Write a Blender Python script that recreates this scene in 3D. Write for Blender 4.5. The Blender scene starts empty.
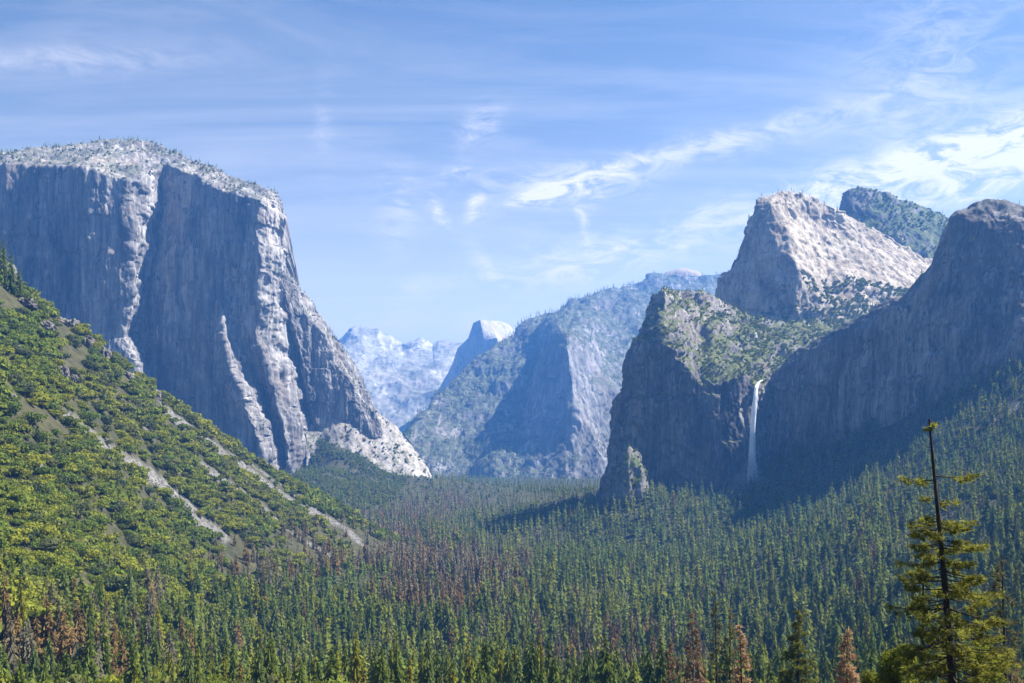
import bpy, math, random
import numpy as np
from math import radians, sin, cos, pi

scene = bpy.context.scene
COL = scene.collection
rng = np.random.default_rng(7)
F = 983.0            # focal length in pixels of the 1024 px wide frame
HX, HY = 512.0, 440.0  # vanishing point of the level view direction


def P(px, py, Y):
    """point seen at pixel px,py that lies Y metres ahead (camera at the origin)"""
    return ((px - HX) / F * Y, Y, (HY - py) / F * Y)


# ------------------------------------------------------------------ noise
def _hash(ix, iy, iz, seed):
    with np.errstate(over='ignore'):
        h = (ix.astype(np.uint32) * np.uint32(374761393) + iy.astype(np.uint32) * np.uint32(668265263)
             + iz.astype(np.uint32) * np.uint32(2246822519) + np.uint32(seed * 3266489 + 17))
        h = (h ^ (h >> np.uint32(13))) * np.uint32(1274126177)
        h = (h ^ (h >> np.uint32(16))) * np.uint32(2654435761)
        h = h ^ (h >> np.uint32(15))
    return h.astype(np.float64) / 4294967295.0 * 2 - 1


def vnoise(x, y, z, seed=0):
    x, y, z = np.broadcast_arrays(np.asarray(x, float), np.asarray(y, float), np.asarray(z, float))
    fx, fy, fz = np.floor(x), np.floor(y), np.floor(z)
    ix, iy, iz = fx.astype(np.int64), fy.astype(np.int64), fz.astype(np.int64)
    tx, ty, tz = x - fx, y - fy, z - fz
    tx = tx * tx * tx * (tx * (tx * 6 - 15) + 10)
    ty = ty * ty * ty * (ty * (ty * 6 - 15) + 10)
    tz = tz * tz * tz * (tz * (tz * 6 - 15) + 10)
    r = 0
    for a in (0, 1):
        wx = tx if a else 1 - tx
        for b in (0, 1):
            wy = ty if b else 1 - ty
            for c in (0, 1):
                wz = tz if c else 1 - tz
                r = r + wx * wy * wz * _hash(ix + a, iy + b, iz + c, seed)
    return r


def fbm(x, y, z, octaves=4, seed=0, gain=0.5, ridged=False):
    amp, tot, out = 1.0, 0.0, 0.0
    for o in range(octaves):
        n = vnoise(x, y, z, seed + o * 31)
        if ridged:
            n = 1 - 2 * np.abs(n)
        out = out + amp * n
        tot += amp
        amp *= gain
        x, y, z = x * 2.03, y * 2.03, z * 2.03
    return out / tot


def sstep(a, b, x):
    t = np.clip((x - a) / (b - a), 0, 1)
    return t * t * (3 - 2 * t)


# ------------------------------------------------------------------ object helpers
def link(o, parent=None):
    COL.objects.link(o)
    if parent is not None:
        o.parent = parent
    return o


def tag(o, label=None, cat=None, group=None, kind=None):
    if label:
        o['label'] = label
    if cat:
        o['category'] = cat
    if group:
        o['group'] = group
    if kind:
        o['kind'] = kind
    return o


def mesh_from(name, V, Fc, mat=None, smooth=True, attrs=None):
    """V (n,3), Fc (m,3) or (m,4) arrays -> mesh datablock"""
    V = np.ascontiguousarray(V, dtype=np.float32)
    Fc = np.ascontiguousarray(Fc, dtype=np.int32)
    m = bpy.data.meshes.new(name)
    k = Fc.shape[1]
    m.vertices.add(len(V))
    m.vertices.foreach_set('co', V.ravel())
    m.loops.add(Fc.size)
    m.loops.foreach_set('vertex_index', Fc.ravel())
    m.polygons.add(len(Fc))
    m.polygons.foreach_set('loop_start', np.arange(len(Fc), dtype=np.int32) * k)
    if smooth:
        m.polygons.foreach_set('use_smooth', np.ones(len(Fc), dtype=bool))
    if attrs:
        for an, av in attrs.items():
            a = m.attributes.new(an, 'FLOAT', 'POINT')
            a.data.foreach_set('value', np.ascontiguousarray(av, dtype=np.float32))
    m.update(calc_edges=True)
    if mat:
        m.materials.append(mat)
    return m


def obj(name, mesh, parent=None):
    return link(bpy.data.objects.new(name, mesh), parent)


def empty(name, loc):
    o = bpy.data.objects.new(name, None)
    o.empty_display_size = 1
    o.location = loc
    return link(o)


def grid_faces(nr, nc, wrap=False):
    c = nc if wrap else nc - 1
    i, j = np.meshgrid(np.arange(nr - 1), np.arange(c), indexing='ij')
    j2 = (j + 1) % nc
    return np.stack([i * nc + j, i * nc + j2, (i + 1) * nc + j2, (i + 1) * nc + j], -1).reshape(-1, 4)


# ------------------------------------------------------------------ materials
def nodes(name):
    m = bpy.data.materials.new(name)
    m.use_nodes = True
    nt = m.node_tree
    nt.nodes.clear()
    return m, nt, nt.nodes, nt.links


def N(nt, typ, ins=None, **props):
    n = nt.nodes.new(typ)
    for k, v in props.items():
        setattr(n, k, v)
    if ins:
        for k, v in ins.items():
            if hasattr(v, 'is_output') or isinstance(v, bpy.types.NodeSocket):
                nt.links.new(v, n.inputs[k])
            else:
                n.inputs[k].default_value = v
    return n


def mapped(nt, scale):
    g = N(nt, 'ShaderNodeNewGeometry')
    return N(nt, 'ShaderNodeMapping', {'Vector': g.outputs['Position'], 'Scale': scale}).outputs[0]


def noise(nt, vec, scale=1.0, detail=5.0, rough=0.6, dist=0.0):
    return N(nt, 'ShaderNodeTexNoise', {'Vector': vec, 'Scale': scale, 'Detail': detail, 'Roughness': rough,
                                        'Distortion': dist}).outputs['Fac']


def ramp(nt, fac, stops, interp='LINEAR'):
    r = nt.nodes.new('ShaderNodeValToRGB')
    r.color_ramp.interpolation = interp
    el = r.color_ramp.elements
    while len(el) < len(stops):
        el.new(0.5)
    for e, (p, c) in zip(el, stops):
        e.position = p
        e.color = (c, c, c, 1) if not hasattr(c, '__len__') else (*c, 1)
    nt.links.new(fac, r.inputs[0])
    return r.outputs[0]


def mix(nt, fac, a, b, mode='MIX'):
    n = nt.nodes.new('ShaderNodeMix')
    n.data_type = 'RGBA'
    n.blend_type = mode
    for idx, v in ((0, fac), (6, a), (7, b)):
        if isinstance(v, bpy.types.NodeSocket):
            nt.links.new(v, n.inputs[idx])
        elif idx == 0:
            n.inputs[0].default_value = v
        else:
            n.inputs[idx].default_value = (*v, 1)
    return n.outputs[2]


def math_(nt, op, a, b=0.0, c=0.0, clamp=False):
    n = nt.nodes.new('ShaderNodeMath')
    n.operation = op
    n.use_clamp = clamp
    for i, v in enumerate((a, b, c)):
        if isinstance(v, bpy.types.NodeSocket):
            nt.links.new(v, n.inputs[i])
        else:
            n.inputs[i].default_value = v
    return n.outputs[0]


def finish(nt, color, rough=0.9, bump=None, bump_dist=1.0, bump_strength=0.6):
    b = N(nt, 'ShaderNodeBsdfPrincipled', {'Base Color': color, 'Roughness': rough, 'Specular IOR Level': 0.15})
    if bump is not None:
        bp = N(nt, 'ShaderNodeBump', {'Height': bump, 'Distance': bump_dist, 'Strength': bump_strength})
        nt.links.new(bp.outputs[0], b.inputs['Normal'])
    o = N(nt, 'ShaderNodeOutputMaterial')
    nt.links.new(b.outputs[0], o.inputs[0])


def rock_material(name, dark, mid, pale, veg=(0.07, 0.085, 0.03), veg_from=0.45, veg_to=0.75, veg_amount=1.0,
                  unit=60.0, stretch=0.16, tint=(0.34, 0.25, 0.17), tint_amount=0.3, bump=4.0, contrast=0.22):
    m, nt, _, L = nodes(name)
    s = 1.0 / unit
    streak = noise(nt, mapped(nt, (s, s, s * stretch)), 1.0, 6.0, 0.62, 0.3)
    iso = noise(nt, mapped(nt, (s * 1.7,) * 3), 1.0, 6.0, 0.65)
    big = noise(nt, mapped(nt, (s * 0.16, s * 0.16, s * 0.1)), 1.0, 4.0, 0.55)
    fst = noise(nt, mapped(nt, (s * 5, s * 5, s * 5 * stretch * .45)), 1.0, 5.0, 0.78, 0.3)
    v = math_(nt, 'ADD', math_(nt, 'MULTIPLY', streak, 0.32), math_(nt, 'MULTIPLY', iso, 0.13))
    v = math_(nt, 'ADD', v, math_(nt, 'ADD', math_(nt, 'MULTIPLY', big, 0.21), math_(nt, 'MULTIPLY', fst, 0.34)))
    c = ramp(nt, v, [(0.5 - contrast * .55, dark), (0.5 - contrast * 0.05, mid), (0.5 + contrast * .5, pale)])
    t = ramp(nt, noise(nt, mapped(nt, (s * 0.5, s * 0.5, s * 0.2)), 1.0, 6.0, 0.6, 0.8), [(0.5, 0.0), (0.68, tint_amount)])
    c = mix(nt, t, c, tint)
    # joints and cracks of the granite
    crk = math_(nt, 'ABSOLUTE', math_(nt, 'SUBTRACT', noise(nt, mapped(nt, (s * 1.3, s * 1.3, s * stretch * 1.1)), 1.0, 4.0, 0.6, 0.5), 0.5))
    crack = ramp(nt, crk, [(0.0, 0.9), (0.024, 0.0)])
    crackm = math_(nt, 'MULTIPLY', crack, ramp(nt, iso, [(0.44, 0.0), (0.56, 1.0)]))
    c = mix(nt, crackm, c, tuple(x * 0.45 for x in dark))
    # scrub on ledges and gentle slopes
    g = N(nt, 'ShaderNodeNewGeometry')
    nz = N(nt, 'ShaderNodeSeparateXYZ', {0: g.outputs['Normal']}).outputs[2]
    vn = noise(nt, mapped(nt, (s * 1.1,) * 3), 1.0, 5.0, 0.7)
    w = math_(nt, 'ADD', nz, math_(nt, 'MULTIPLY', math_(nt, 'SUBTRACT', vn, 0.5), 1.5))
    vf = math_(nt, 'MULTIPLY', ramp(nt, w, [(veg_from, 0.0), (veg_to, 1.0)]), veg_amount)
    vc = mix(nt, ramp(nt, noise(nt, mapped(nt, (s * 4,) * 3), 1.0, 5.0, 0.7), [(0.38, 0.0), (0.62, 1.0)]),
             tuple(x * 0.5 for x in veg), tuple(x * 1.5 for x in veg))
    c = mix(nt, vf, c, vc)
    fine = noise(nt, mapped(nt, (s * 5, s * 5, s * 2.2)), 1.0, 5.0, 0.7)
    h = math_(nt, 'ADD', math_(nt, 'MULTIPLY', fine, 0.5), streak)
    finish(nt, c, 0.92, h, bump, 0.8)
    return m


M = {}
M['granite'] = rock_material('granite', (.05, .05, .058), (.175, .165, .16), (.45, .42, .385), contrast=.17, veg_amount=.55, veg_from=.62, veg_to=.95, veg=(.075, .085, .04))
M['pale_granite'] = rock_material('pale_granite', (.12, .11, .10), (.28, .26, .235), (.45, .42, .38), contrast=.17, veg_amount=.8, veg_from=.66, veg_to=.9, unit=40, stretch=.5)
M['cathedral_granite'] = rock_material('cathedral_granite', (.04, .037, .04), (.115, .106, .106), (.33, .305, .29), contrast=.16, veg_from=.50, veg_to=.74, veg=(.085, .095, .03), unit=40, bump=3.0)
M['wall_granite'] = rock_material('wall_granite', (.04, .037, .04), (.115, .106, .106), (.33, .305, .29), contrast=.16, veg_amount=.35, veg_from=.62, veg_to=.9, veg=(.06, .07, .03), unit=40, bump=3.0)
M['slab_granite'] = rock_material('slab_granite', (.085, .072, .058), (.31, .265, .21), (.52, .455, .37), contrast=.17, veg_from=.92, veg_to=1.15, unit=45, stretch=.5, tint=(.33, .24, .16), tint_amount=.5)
M['outcrop_rock'] = rock_material('outcrop_rock', (.05, .047, .045), (.13, .12, .115), (.27, .25, .235), veg_from=.75, veg_to=.95, unit=9, stretch=.5, bump=.8, contrast=.2)
M['wooded_rock'] = rock_material('wooded_rock', (.07, .068, .065), (.14, .135, .13), (.28, .265, .25), veg_from=.36, veg_to=.58, veg=(.075, .095, .035), unit=45)
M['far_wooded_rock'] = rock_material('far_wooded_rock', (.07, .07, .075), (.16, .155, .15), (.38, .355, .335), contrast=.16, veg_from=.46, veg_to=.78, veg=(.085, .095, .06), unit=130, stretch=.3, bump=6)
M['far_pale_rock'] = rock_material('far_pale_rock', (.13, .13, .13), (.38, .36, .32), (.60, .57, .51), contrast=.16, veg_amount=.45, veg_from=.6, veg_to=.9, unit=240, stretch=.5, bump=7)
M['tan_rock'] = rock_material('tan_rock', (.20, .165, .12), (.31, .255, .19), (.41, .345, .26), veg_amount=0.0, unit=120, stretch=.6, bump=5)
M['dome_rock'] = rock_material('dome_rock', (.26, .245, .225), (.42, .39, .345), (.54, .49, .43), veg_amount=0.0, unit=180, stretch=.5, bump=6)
HAZE, EXPOSURE = 8.3e-5, 1.58
# ------------------------------------------------------------------ terrain (one sheet)
T = []


def tp(px, py, Y):
    T.append(P(px, py, Y))


def tz(x, y, z):
    T.append((x, y, z))


FLOOR = -190.0
for Y, pxs in ((1000, (480, 600, 720)), (1300, (430, 560, 690)), (1700, (430, 520, 590)), (2500, (420, 500, 580)),
               (3500, (410, 500, 590)), (4600, (390, 450, 520, 620))):
    for px in pxs:
        tz((px - HX) / F * Y, Y, FLOOR)
for x in (-3000, -1000, 0, 1000, 3000):
    tz(x, 6500, FLOOR)
tz(0, 0, -2.0); tz(-120, 0, 8); tz(120, 0, -4); tz(-400, 0, 60); tz(400, 0, 10); tz(0, -200, 40); tz(-500, -300, 120); tz(500, -300, 90)
for Y, z in ((20, -8), (60, -20), (120, -38.5), (200, -62), (350, -101), (520, -148), (720, -182)):
    for px in (300, 512, 724):
        tz((px - HX) / F * Y, Y, z)
    if Y < 400:
        tz((1060 - HX) / F * Y, Y, z * .98)
        tz((-40 - HX) / F * Y, Y, z * .95)
# left hillside and its spur line
for a in ((-100, 240, 1000), (0, 284, 1100), (50, 322, 1170), (100, 350, 1250), (150, 390, 1350), (200, 425, 1450), (250, 457, 1550),
          (300, 487, 1650), (350, 517, 1730), (405, 546, 1800),
          (0, 400, 850), (0, 500, 680), (0, 600, 540), (0, 700, 440), (100, 450, 1000), (100, 550, 800), (100, 640, 640), (200, 500, 1200),
          (200, 560, 1050), (200, 625, 860), (300, 530, 1450), (300, 575, 1220), (300, 640, 930), (370, 566, 1500), (-100, 450, 750), (-100, 640, 450),
          # valley side behind the spur and below the tall cliff
          (-100, 270, 1500), (0, 350, 1400), (100, 420, 1600), (200, 480, 1800), (300, 535, 2000), (100, 480, 2300), (200, 490, 2500),
          (0, 440, 2600), (150, 465, 2800), (250, 470, 3000), (300, 478, 3100), (312, 432, 3260), (340, 455, 3120), (325, 470, 2950), (360, 480, 2980),
          (395, 477, 3200), (412, 478, 3160), (428, 479, 3220), (446, 484, 3400), (370, 478, 3050), (430, 478, 4000), (430, 480, 4400),
          # apron under the waterfall cliff and the wooded right hand slope
          (600, 503, 1960), (625, 505, 1840), (650, 501, 1830), (700, 500, 1850), (760, 494, 1830), (880, 474, 1570), (930, 445, 1490), (985, 415, 1450), (1024, 394, 1430),
          (1150, 325, 1370), (700, 480, 2500), (1024, 470, 1120), (1150, 430, 1080), (1024, 560, 780), (1150, 560, 650), (1024, 640, 560),
          (930, 490, 1250), (900, 520, 1150), (900, 590, 850), (800, 545, 1250), (820, 505, 1600), (1024, 300, 1700), (1200, 250, 1900), (900, 400, 2400)):
    tp(*a)
T = np.array(T)
S = 1000.0


def _phi(r2):
    return 0.5 * r2 * np.log(r2 + 1e-9)


_X = T[:, :2] / S
_n = len(_X)
_A = np.zeros((_n + 3, _n + 3))
_d2 = ((_X[:, None] - _X[None]) ** 2).sum(-1)
_A[:_n, :_n] = _phi(_d2) + np.eye(_n) * 2e-5
_A[:_n, _n] = 1
_A[:_n, _n + 1:] = _X
_A[_n:, :_n] = _A[:_n, _n:].T
_w = np.linalg.solve(_A, np.concatenate([T[:, 2], np.zeros(3)]))


def H(x, y, detail=True):
    x = np.asarray(x, float)
    y = np.asarray(y, float)
    sh = x.shape
    xf, yf = x.ravel() / S, y.ravel() / S
    out = np.empty(len(xf))
    for s in range(0, len(xf), 50000):
        a, b = xf[s:s + 50000], yf[s:s + 50000]
        d2 = (a[:, None] - _X[None, :, 0]) ** 2 + (b[:, None] - _X[None, :, 1]) ** 2
        out[s:s + 50000] = _phi(d2) @ _w[:_n] + _w[_n] + _w[_n + 1] * a + _w[_n + 2] * b
    out = out.reshape(sh)
    # far off, sideways and behind, settle to plain levels
    r = np.hypot(x, y)
    lat = np.abs(x)
    k = np.maximum(sstep(5200, 6500, r), sstep(1500, 2300, lat - 0.15 * y))
    out = np.clip(out, -200, 420) * (1 - k) + FLOOR * k
    kb = sstep(100, 600, -y)
    out = out * (1 - kb) + 60 * kb * np.exp(-(r / 3000) ** 2) + FLOOR * kb * (1 - np.exp(-(r / 3000) ** 2))
    # the valley floor is flat and never under its level in the middle
    out = np.maximum(out, FLOOR + 4 * fbm(x / 300, y / 300, 0.3, 2, 3))
    if detail:
        hill = sstep(-185, -120, out) * sstep(250, 600, r)
        out = out + hill * (9 * fbm(x / 90, y / 90, 1.7, 4, 11) + 2.5 * fbm(x / 17, y / 17, 4.1, 3, 21))
        out = out + (1 - hill) * 1.0 * fbm(x / 25, y / 25, 0.0, 3, 41) * sstep(8, 40, r)
    return out


# angle rows fine inside the view, coarse elsewhere; radius grows geometrically
_th = np.concatenate([np.linspace(-pi, -0.72, 40, endpoint=False), np.linspace(-0.72, 0.72, 720, endpoint=False), np.linspace(0.72, pi, 40, endpoint=False)])
_rr = np.concatenate([[0.5, 2, 5], np.geomspace(8, 300, 90, endpoint=False), np.geomspace(300, 5200, 420, endpoint=False), np.geomspace(5200, 60000, 50)])
RG, TH = np.meshgrid(_rr, _th, indexing='ij')
TX, TY = RG * np.sin(TH), RG * np.cos(TH)
TZ = H(TX, TY)


def ray_hit(px, py, y0=150.0, y1=5200.0, n=700):
    Y = np.geomspace(y0, y1, n)
    X = (px - HX) / F * Y
    Z = (HY - py) / F * Y
    h = H(X, Y)
    w = np.nonzero(Z < h)[0]
    if len(w) == 0:
        return None
    return np.array((X[w[0]], Y[w[0]], h[w[0]]))


# bare scree chutes that run down the left hillside
SCREE = []
for pts, w in (([(165, 412), (217, 447), (270, 486), (338, 526), (357, 541)], 10), ([(70, 418), (97, 442), (140, 471), (193, 515)], 8),
               ([(203, 467), (251, 500), (300, 539), (330, 556)], 9), ([(150, 480), (184, 505), (215, 530)], 12), 
               ([(40, 470), (80, 510)], 4), ([(118, 400), (150, 440), (175, 470)], 3), ([(240, 455), (300, 500), (330, 520)], 4), ([(1035, 396), (1012, 410)], 8), ([(1000, 418), (990, 422)], 5)):
    q = [ray_hit(*p) for p in pts]
    q = [a for a in q if a is not None]
    SCREE.append((np.array(q), w))


def scree_mask(x, y):
    out = np.zeros(np.shape(x))
    jx = x + 14 * fbm(x / 40, y / 40, 9.0, 3, 77)
    jy = y + 14 * fbm(x / 40, y / 40, 19.0, 3, 78)
    for q, w in SCREE:
        for a, b in zip(q[:-1], q[1:]):
            ab = b[:2] - a[:2]
            t = np.clip(((jx - a[0]) * ab[0] + (jy - a[1]) * ab[1]) / (ab @ ab + 1e-9), 0, 1)
            d = np.hypot(jx - a[0] - t * ab[0], jy - a[1] - t * ab[1])
            out = np.maximum(out, 1 - sstep(w * 0.6, w * 1.5, d))
    return out


_scr = np.zeros_like(TZ)
_sel = (RG > 300) & (RG < 2600) 
_scr[_sel] = scree_mask(TX[_sel], TY[_sel])


def ground_material():
    m, nt, _, L = nodes('ground_soil')
    n1 = noise(nt, mapped(nt, (1 / 12.,) * 3), 1.0, 8.0, 0.65)
    n2 = noise(nt, mapped(nt, (1 / 70.,) * 3), 1.0, 5.0, 0.6)
    soil = ramp(nt, n1, [(0.3, (.020, .024, .011)), (0.5, (.042, .044, .020)), (0.72, (.085, .078, .042))])
    green = ramp(nt, n1, [(0.3, (.030, .030, .014)), (0.7, (.085, .080, .036))])
    c = mix(nt, ramp(nt, n2, [(0.36, 0.0), (0.54, 1.0)]), soil, green)
    rock = ramp(nt, noise(nt, mapped(nt, (1 / 3.5,) * 3), 1.0, 8.0, 0.75), [(0.36, (.045, .043, .04)), (0.5, (.135, .128, .117)), (0.64, (.27, .26, .24))])
    at = N(nt, 'ShaderNodeAttribute', attribute_name='scree').outputs['Fac']
    g = N(nt, 'ShaderNodeNewGeometry')
    nz = N(nt, 'ShaderNodeSeparateXYZ', {0: g.outputs['Normal']}).outputs[2]
    steep = ramp(nt, math_(nt, 'ADD', nz, math_(nt, 'MULTIPLY', math_(nt, 'SUBTRACT', n1, .5), .5)), [(0.40, 1.0), (0.50, 0.0)])
    f = math_(nt, 'MAXIMUM', at, steep)
    c = mix(nt, f, c, rock)
    finish(nt, c, 0.95, noise(nt, mapped(nt, (1 / 2.5,) * 3), 1.0, 8.0, 0.7), 1.2, 0.8)
    return m


ground = obj('ground', mesh_from('ground', np.stack([TX, TY, TZ], -1).reshape(-1, 3), grid_faces(len(_rr), len(_th), True)[:, ::-1],
                                 ground_material(), attrs={'scree': _scr.ravel()}))
tag(ground, 'valley floor, bushy left hillside with pale scree chutes and wooded right slope', 'ground', kind='structure')


# ------------------------------------------------------------------ mountains built as lofted control nets
def net(name, cols, mat, px_step=1.3, amp=10.0, unit=110.0, stretch=0.3, amp2=3.0, unit2=24.0, thick=500.0, seed=0, base=-230.0,
        ridged=0.5, flat_damp=0.6, parent=None, smooth_net=0, warp=0.0, terr=0.0, back_rows=10):
    C = np.array([[P(*p) for p in c] for c in cols])            # columns x rows x 3
    PX = np.array([[(p[0], p[1]) for p in c] for c in cols], float)
    nc, nr = C.shape[:2]

    def resample(A, B, axis):
        seg = np.abs(np.diff(B, axis=axis)).sum(-1).max(axis=1 - axis)
        cnt = np.maximum(1, np.ceil(seg / px_step).astype(int))
        ts = np.concatenate([i + np.arange(k) / k for i, k in enumerate(cnt)] + [[len(cnt)]])
        i0 = np.minimum(ts.astype(int), len(cnt) - 1)
        f = ts - i0
        A0, A1 = np.take(A, i0, axis), np.take(A, i0 + 1, axis)
        sh = [1, 1, 1]
        sh[axis] = -1
        f = f.reshape(sh)
        return A0 * (1 - f) + A1 * f

    G = resample(C, PX, 0)
    PX2 = resample(PX, PX, 0)
    G = resample(G, PX2, 1)
    for _ in range(smooth_net):
        Q = G.copy()
        Q[1:-1] = (G[:-2] + 2 * G[1:-1] + G[2:]) / 4
        Q2 = Q.copy()
        Q2[:, 1:-1] = (Q[:, :-2] + 2 * Q[:, 1:-1] + Q[:, 2:]) / 4
        G = Q2
    if warp:      # break up straight edges of the net, less so towards its outline
        x, y, z = G[..., 0], G[..., 1], G[..., 2]
        k = np.ones(G.shape[:2])
        k[:, -1] = .4
        wx_ = fbm(x / (unit * 1.6), y / (unit * 4), z / (unit * 1.1), 4, seed + 51, .6)
        wz_ = fbm(x / (unit * .9), y / (unit * 2), z / (unit * 2.0), 4, seed + 57, .6)
        G = G + np.stack([warp * wx_ * k, 0 * k, warp * .8 * wz_ * k], -1)
    # normals of the smooth net
    du = np.gradient(G, axis=0)
    dv = np.gradient(G, axis=1)
    nn = np.cross(du, dv)
    nn /= np.linalg.norm(nn, axis=-1, keepdims=True) + 1e-9
    x, y, z = G[..., 0], G[..., 1], G[..., 2]
    steep = 1 - np.clip(np.abs(nn[..., 2]), 0, 1)
    sx = stretch + (1 - stretch) * (1 - sstep(.2, .6, steep))
    a = fbm(x / unit, y / unit, z * stretch / unit, 5, seed, 0.52)
    b = fbm(x / unit, y / unit, z * stretch / unit, 5, seed + 5, 0.5, ridged=True)
    d = amp * ((1 - ridged) * a * 1.6 + ridged * b)
    d = d * (flat_damp + (1 - flat_damp) * sstep(.15, .5, steep))
    d = d + amp2 * fbm(x / unit2, y / unit2, z * 0.6 / unit2, 4, seed + 9, 0.6)
    if terr:   # ledges: slabs step in and out with height
        q = (z + 30 * a) / terr
        d = d + 0.05 * terr * np.sign(vnoise(x / unit, y / unit, np.floor(q) * 3.1, seed + 70)) * sstep(.3, .7, steep)
    G = G + nn * d[..., None]
    # back of the mountain: over the skyline and down behind it
    top = G[:, -1]
    rows = []
    for k in range(1, back_rows + 1):
        t = k / back_rows
        q = top.copy()
        q[:, 1] += thick * (0.25 * t + 0.75 * t * t) + 3
        drop = (top[:, 2] - base) * (t ** 2.2)
        q[:, 2] = top[:, 2] - drop - (2 if k == 1 else 0)
        nz_ = fbm(q[:, 0] / unit, q[:, 1] / unit, q[:, 2] / unit, 3, seed + 40)
        q[:, 2] += nz_ * amp * min(1, t * 2) * (t < 1)
        q[:, 2] = np.minimum(q[:, 2], top[:, 2] - 1)
        rows.append(q)
    G = np.concatenate([G, np.stack(rows, 1)], 1)
    # close the two ends by pulling an extra column back and down
    for end, s in ((0, -1), (-1, 1)):
        e = G[end].copy()
        e[:, 0] += s * 8
        e[:, 1] += thick * 0.5
        e[:, 2] = np.minimum(e[:, 2], base)
        G = np.concatenate([e[None], G], 0) if end == 0 else np.concatenate([G, e[None]], 0)
    o = obj(name, mesh_from(name, G.reshape(-1, 3), grid_faces(*G.shape[:2])[:, ::-1], mat), parent)
    return o, G


NETS = {}
# ---- the tall cliff on the left
LEFT = [
    [(-260, 540, 2850), (-260, 430, 2850), (-260, 330, 2855), (-260, 240, 2860), (-260, 175, 2880), (-260, 163, 3190)],
    [(-60, 540, 2850), (-60, 430, 2850), (-60, 340, 2855), (-60, 250, 2865), (-60, 170, 2880), (-60, 157, 3190)],
    [(5, 540, 2850), (5, 430, 2850), (5, 340, 2855), (5, 250, 2860), (5, 163, 2875), (5, 153, 3190)],
    [(60, 540, 2865), (60, 430, 2865), (60, 340, 2868), (60, 250, 2872), (60, 168, 2885), (60, 147, 3230)],
    [(95, 540, 2870), (95, 430, 2870), (90, 340, 2873), (92, 250, 2878), (92, 170, 2893), (90, 143, 3280)],
    [(150, 540, 2880), (142, 420, 2880), (128, 335, 2890), (133, 250, 2900), (128, 184, 2920), (112, 141, 3300)],
    [(168, 540, 3060), (157, 410, 3060), (140, 335, 3060), (156, 240, 3120), (163, 166, 3160), (152, 143, 3380)],
    [(185, 540, 3030), (180, 410, 3030), (175, 335, 3030), (178, 250, 3060), (182, 170, 3100), (176, 152, 3300)],
    [(245, 540, 3000), (228, 430, 3000), (210, 355, 3005), (205, 260, 3030), (204, 181, 3060), (202, 164, 3240)],
    [(285, 540, 2950), (262, 450, 2950), (225, 360, 2975), (218, 262, 3025), (222, 188, 3050), (220, 172, 3220)],
    [(308, 540, 3115), (287, 450, 3115), (247, 362, 3075), (226, 264, 3028), (230, 191, 3050), (228, 176, 3220)],
    [(312, 540, 3060), (290, 458, 3060), (258, 345, 3040), (260, 262, 3010), (258, 200, 3020), (255, 187, 3190)],
    [(321, 540, 3150), (304, 462, 3150), (276, 350, 3135), (270, 258, 3055), (265, 203, 3050), (263, 191, 3190)],
    [(334, 540, 3290), (319, 472, 3290), (294, 352, 3260), (281, 262, 3110), (273, 206, 3090), (270, 194, 3190)],
    [(335, 540, 3250), (322, 462, 3250), (300, 362, 3235), (286, 285, 3160), (281, 222, 3120), (278, 201, 3200)],
    [(337, 540, 3255), (324, 450, 3255), (307, 390, 3245), (296, 330, 3240), (289, 288, 3240), (285, 269, 3290)],
    [(341, 540, 3260), (328, 440, 3260), (318, 395, 3260), (309, 350, 3265), (303, 312, 3270), (300, 290, 3340)],
    [(347, 540, 3262), (337, 440, 3262), (330, 400, 3263), (323, 365, 3266), (318, 332, 3272), (315, 310, 3350)],
    [(355, 540, 3265), (350, 435, 3265), (345, 410, 3266), (341, 388, 3270), (338, 362, 3278), (335, 338, 3370)],
    [(366, 540, 3268), (362, 435, 3268), (360, 420, 3270), (357, 405, 3274), (354, 388, 3285), (351, 366, 3390)],
    [(378, 540, 3275), (376, 440, 3275), (374, 428, 3280), (371, 416, 3285), (369, 404, 3295), (366, 394, 3400)],
    [(395, 540, 3290), (392, 460, 3290), (390, 445, 3293), (386, 432, 3297), (383, 424, 3305), (379, 417, 3410)],
]
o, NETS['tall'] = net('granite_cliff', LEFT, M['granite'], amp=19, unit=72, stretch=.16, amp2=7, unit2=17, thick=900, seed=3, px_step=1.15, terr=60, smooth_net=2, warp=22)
tag(o, 'huge sheer granite cliff on the left with shaded blue face and sunlit prow', 'cliff', kind='structure')
APRON = [
    [(306, 520, 3050), (306, 470, 3120), (306, 450, 3170), (306, 436, 3210), (306, 426, 3260)],
    [(326, 520, 3080), (322, 480, 3120), (320, 458, 3170), (319, 440, 3210), (318, 423, 3270)],
    [(345, 520, 3100), (342, 475, 3130), (340, 450, 3190), (340, 430, 3240), (344, 406, 3290)],
    [(366, 520, 3110), (363, 480, 3140), (360, 455, 3200), (358, 430, 3260), (360, 405, 3320)],
    [(384, 520, 3120), (382, 482, 3160), (379, 460, 3220), (377, 440, 3270), (376, 412, 3350)],
    [(402, 520, 3150), (400, 480, 3190), (398, 462, 3240), (396, 446, 3290), (393, 424, 3370)],
    [(416, 520, 3190), (415, 480, 3230), (414, 468, 3270), (413, 457, 3320), (411, 445, 3390)],
    [(430, 520, 3300), (430, 482, 3320), (429, 477, 3350), (429, 472, 3380), (428, 467, 3420)],
    [(436, 520, 3350), (436, 486, 3370), (435, 483, 3380), (434, 480, 3390), (433, 478, 3440)],
]
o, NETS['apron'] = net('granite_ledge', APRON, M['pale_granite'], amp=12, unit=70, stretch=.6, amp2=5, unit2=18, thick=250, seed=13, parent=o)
o['label'] = 'pale sunlit rock apron below the cliff'

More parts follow.
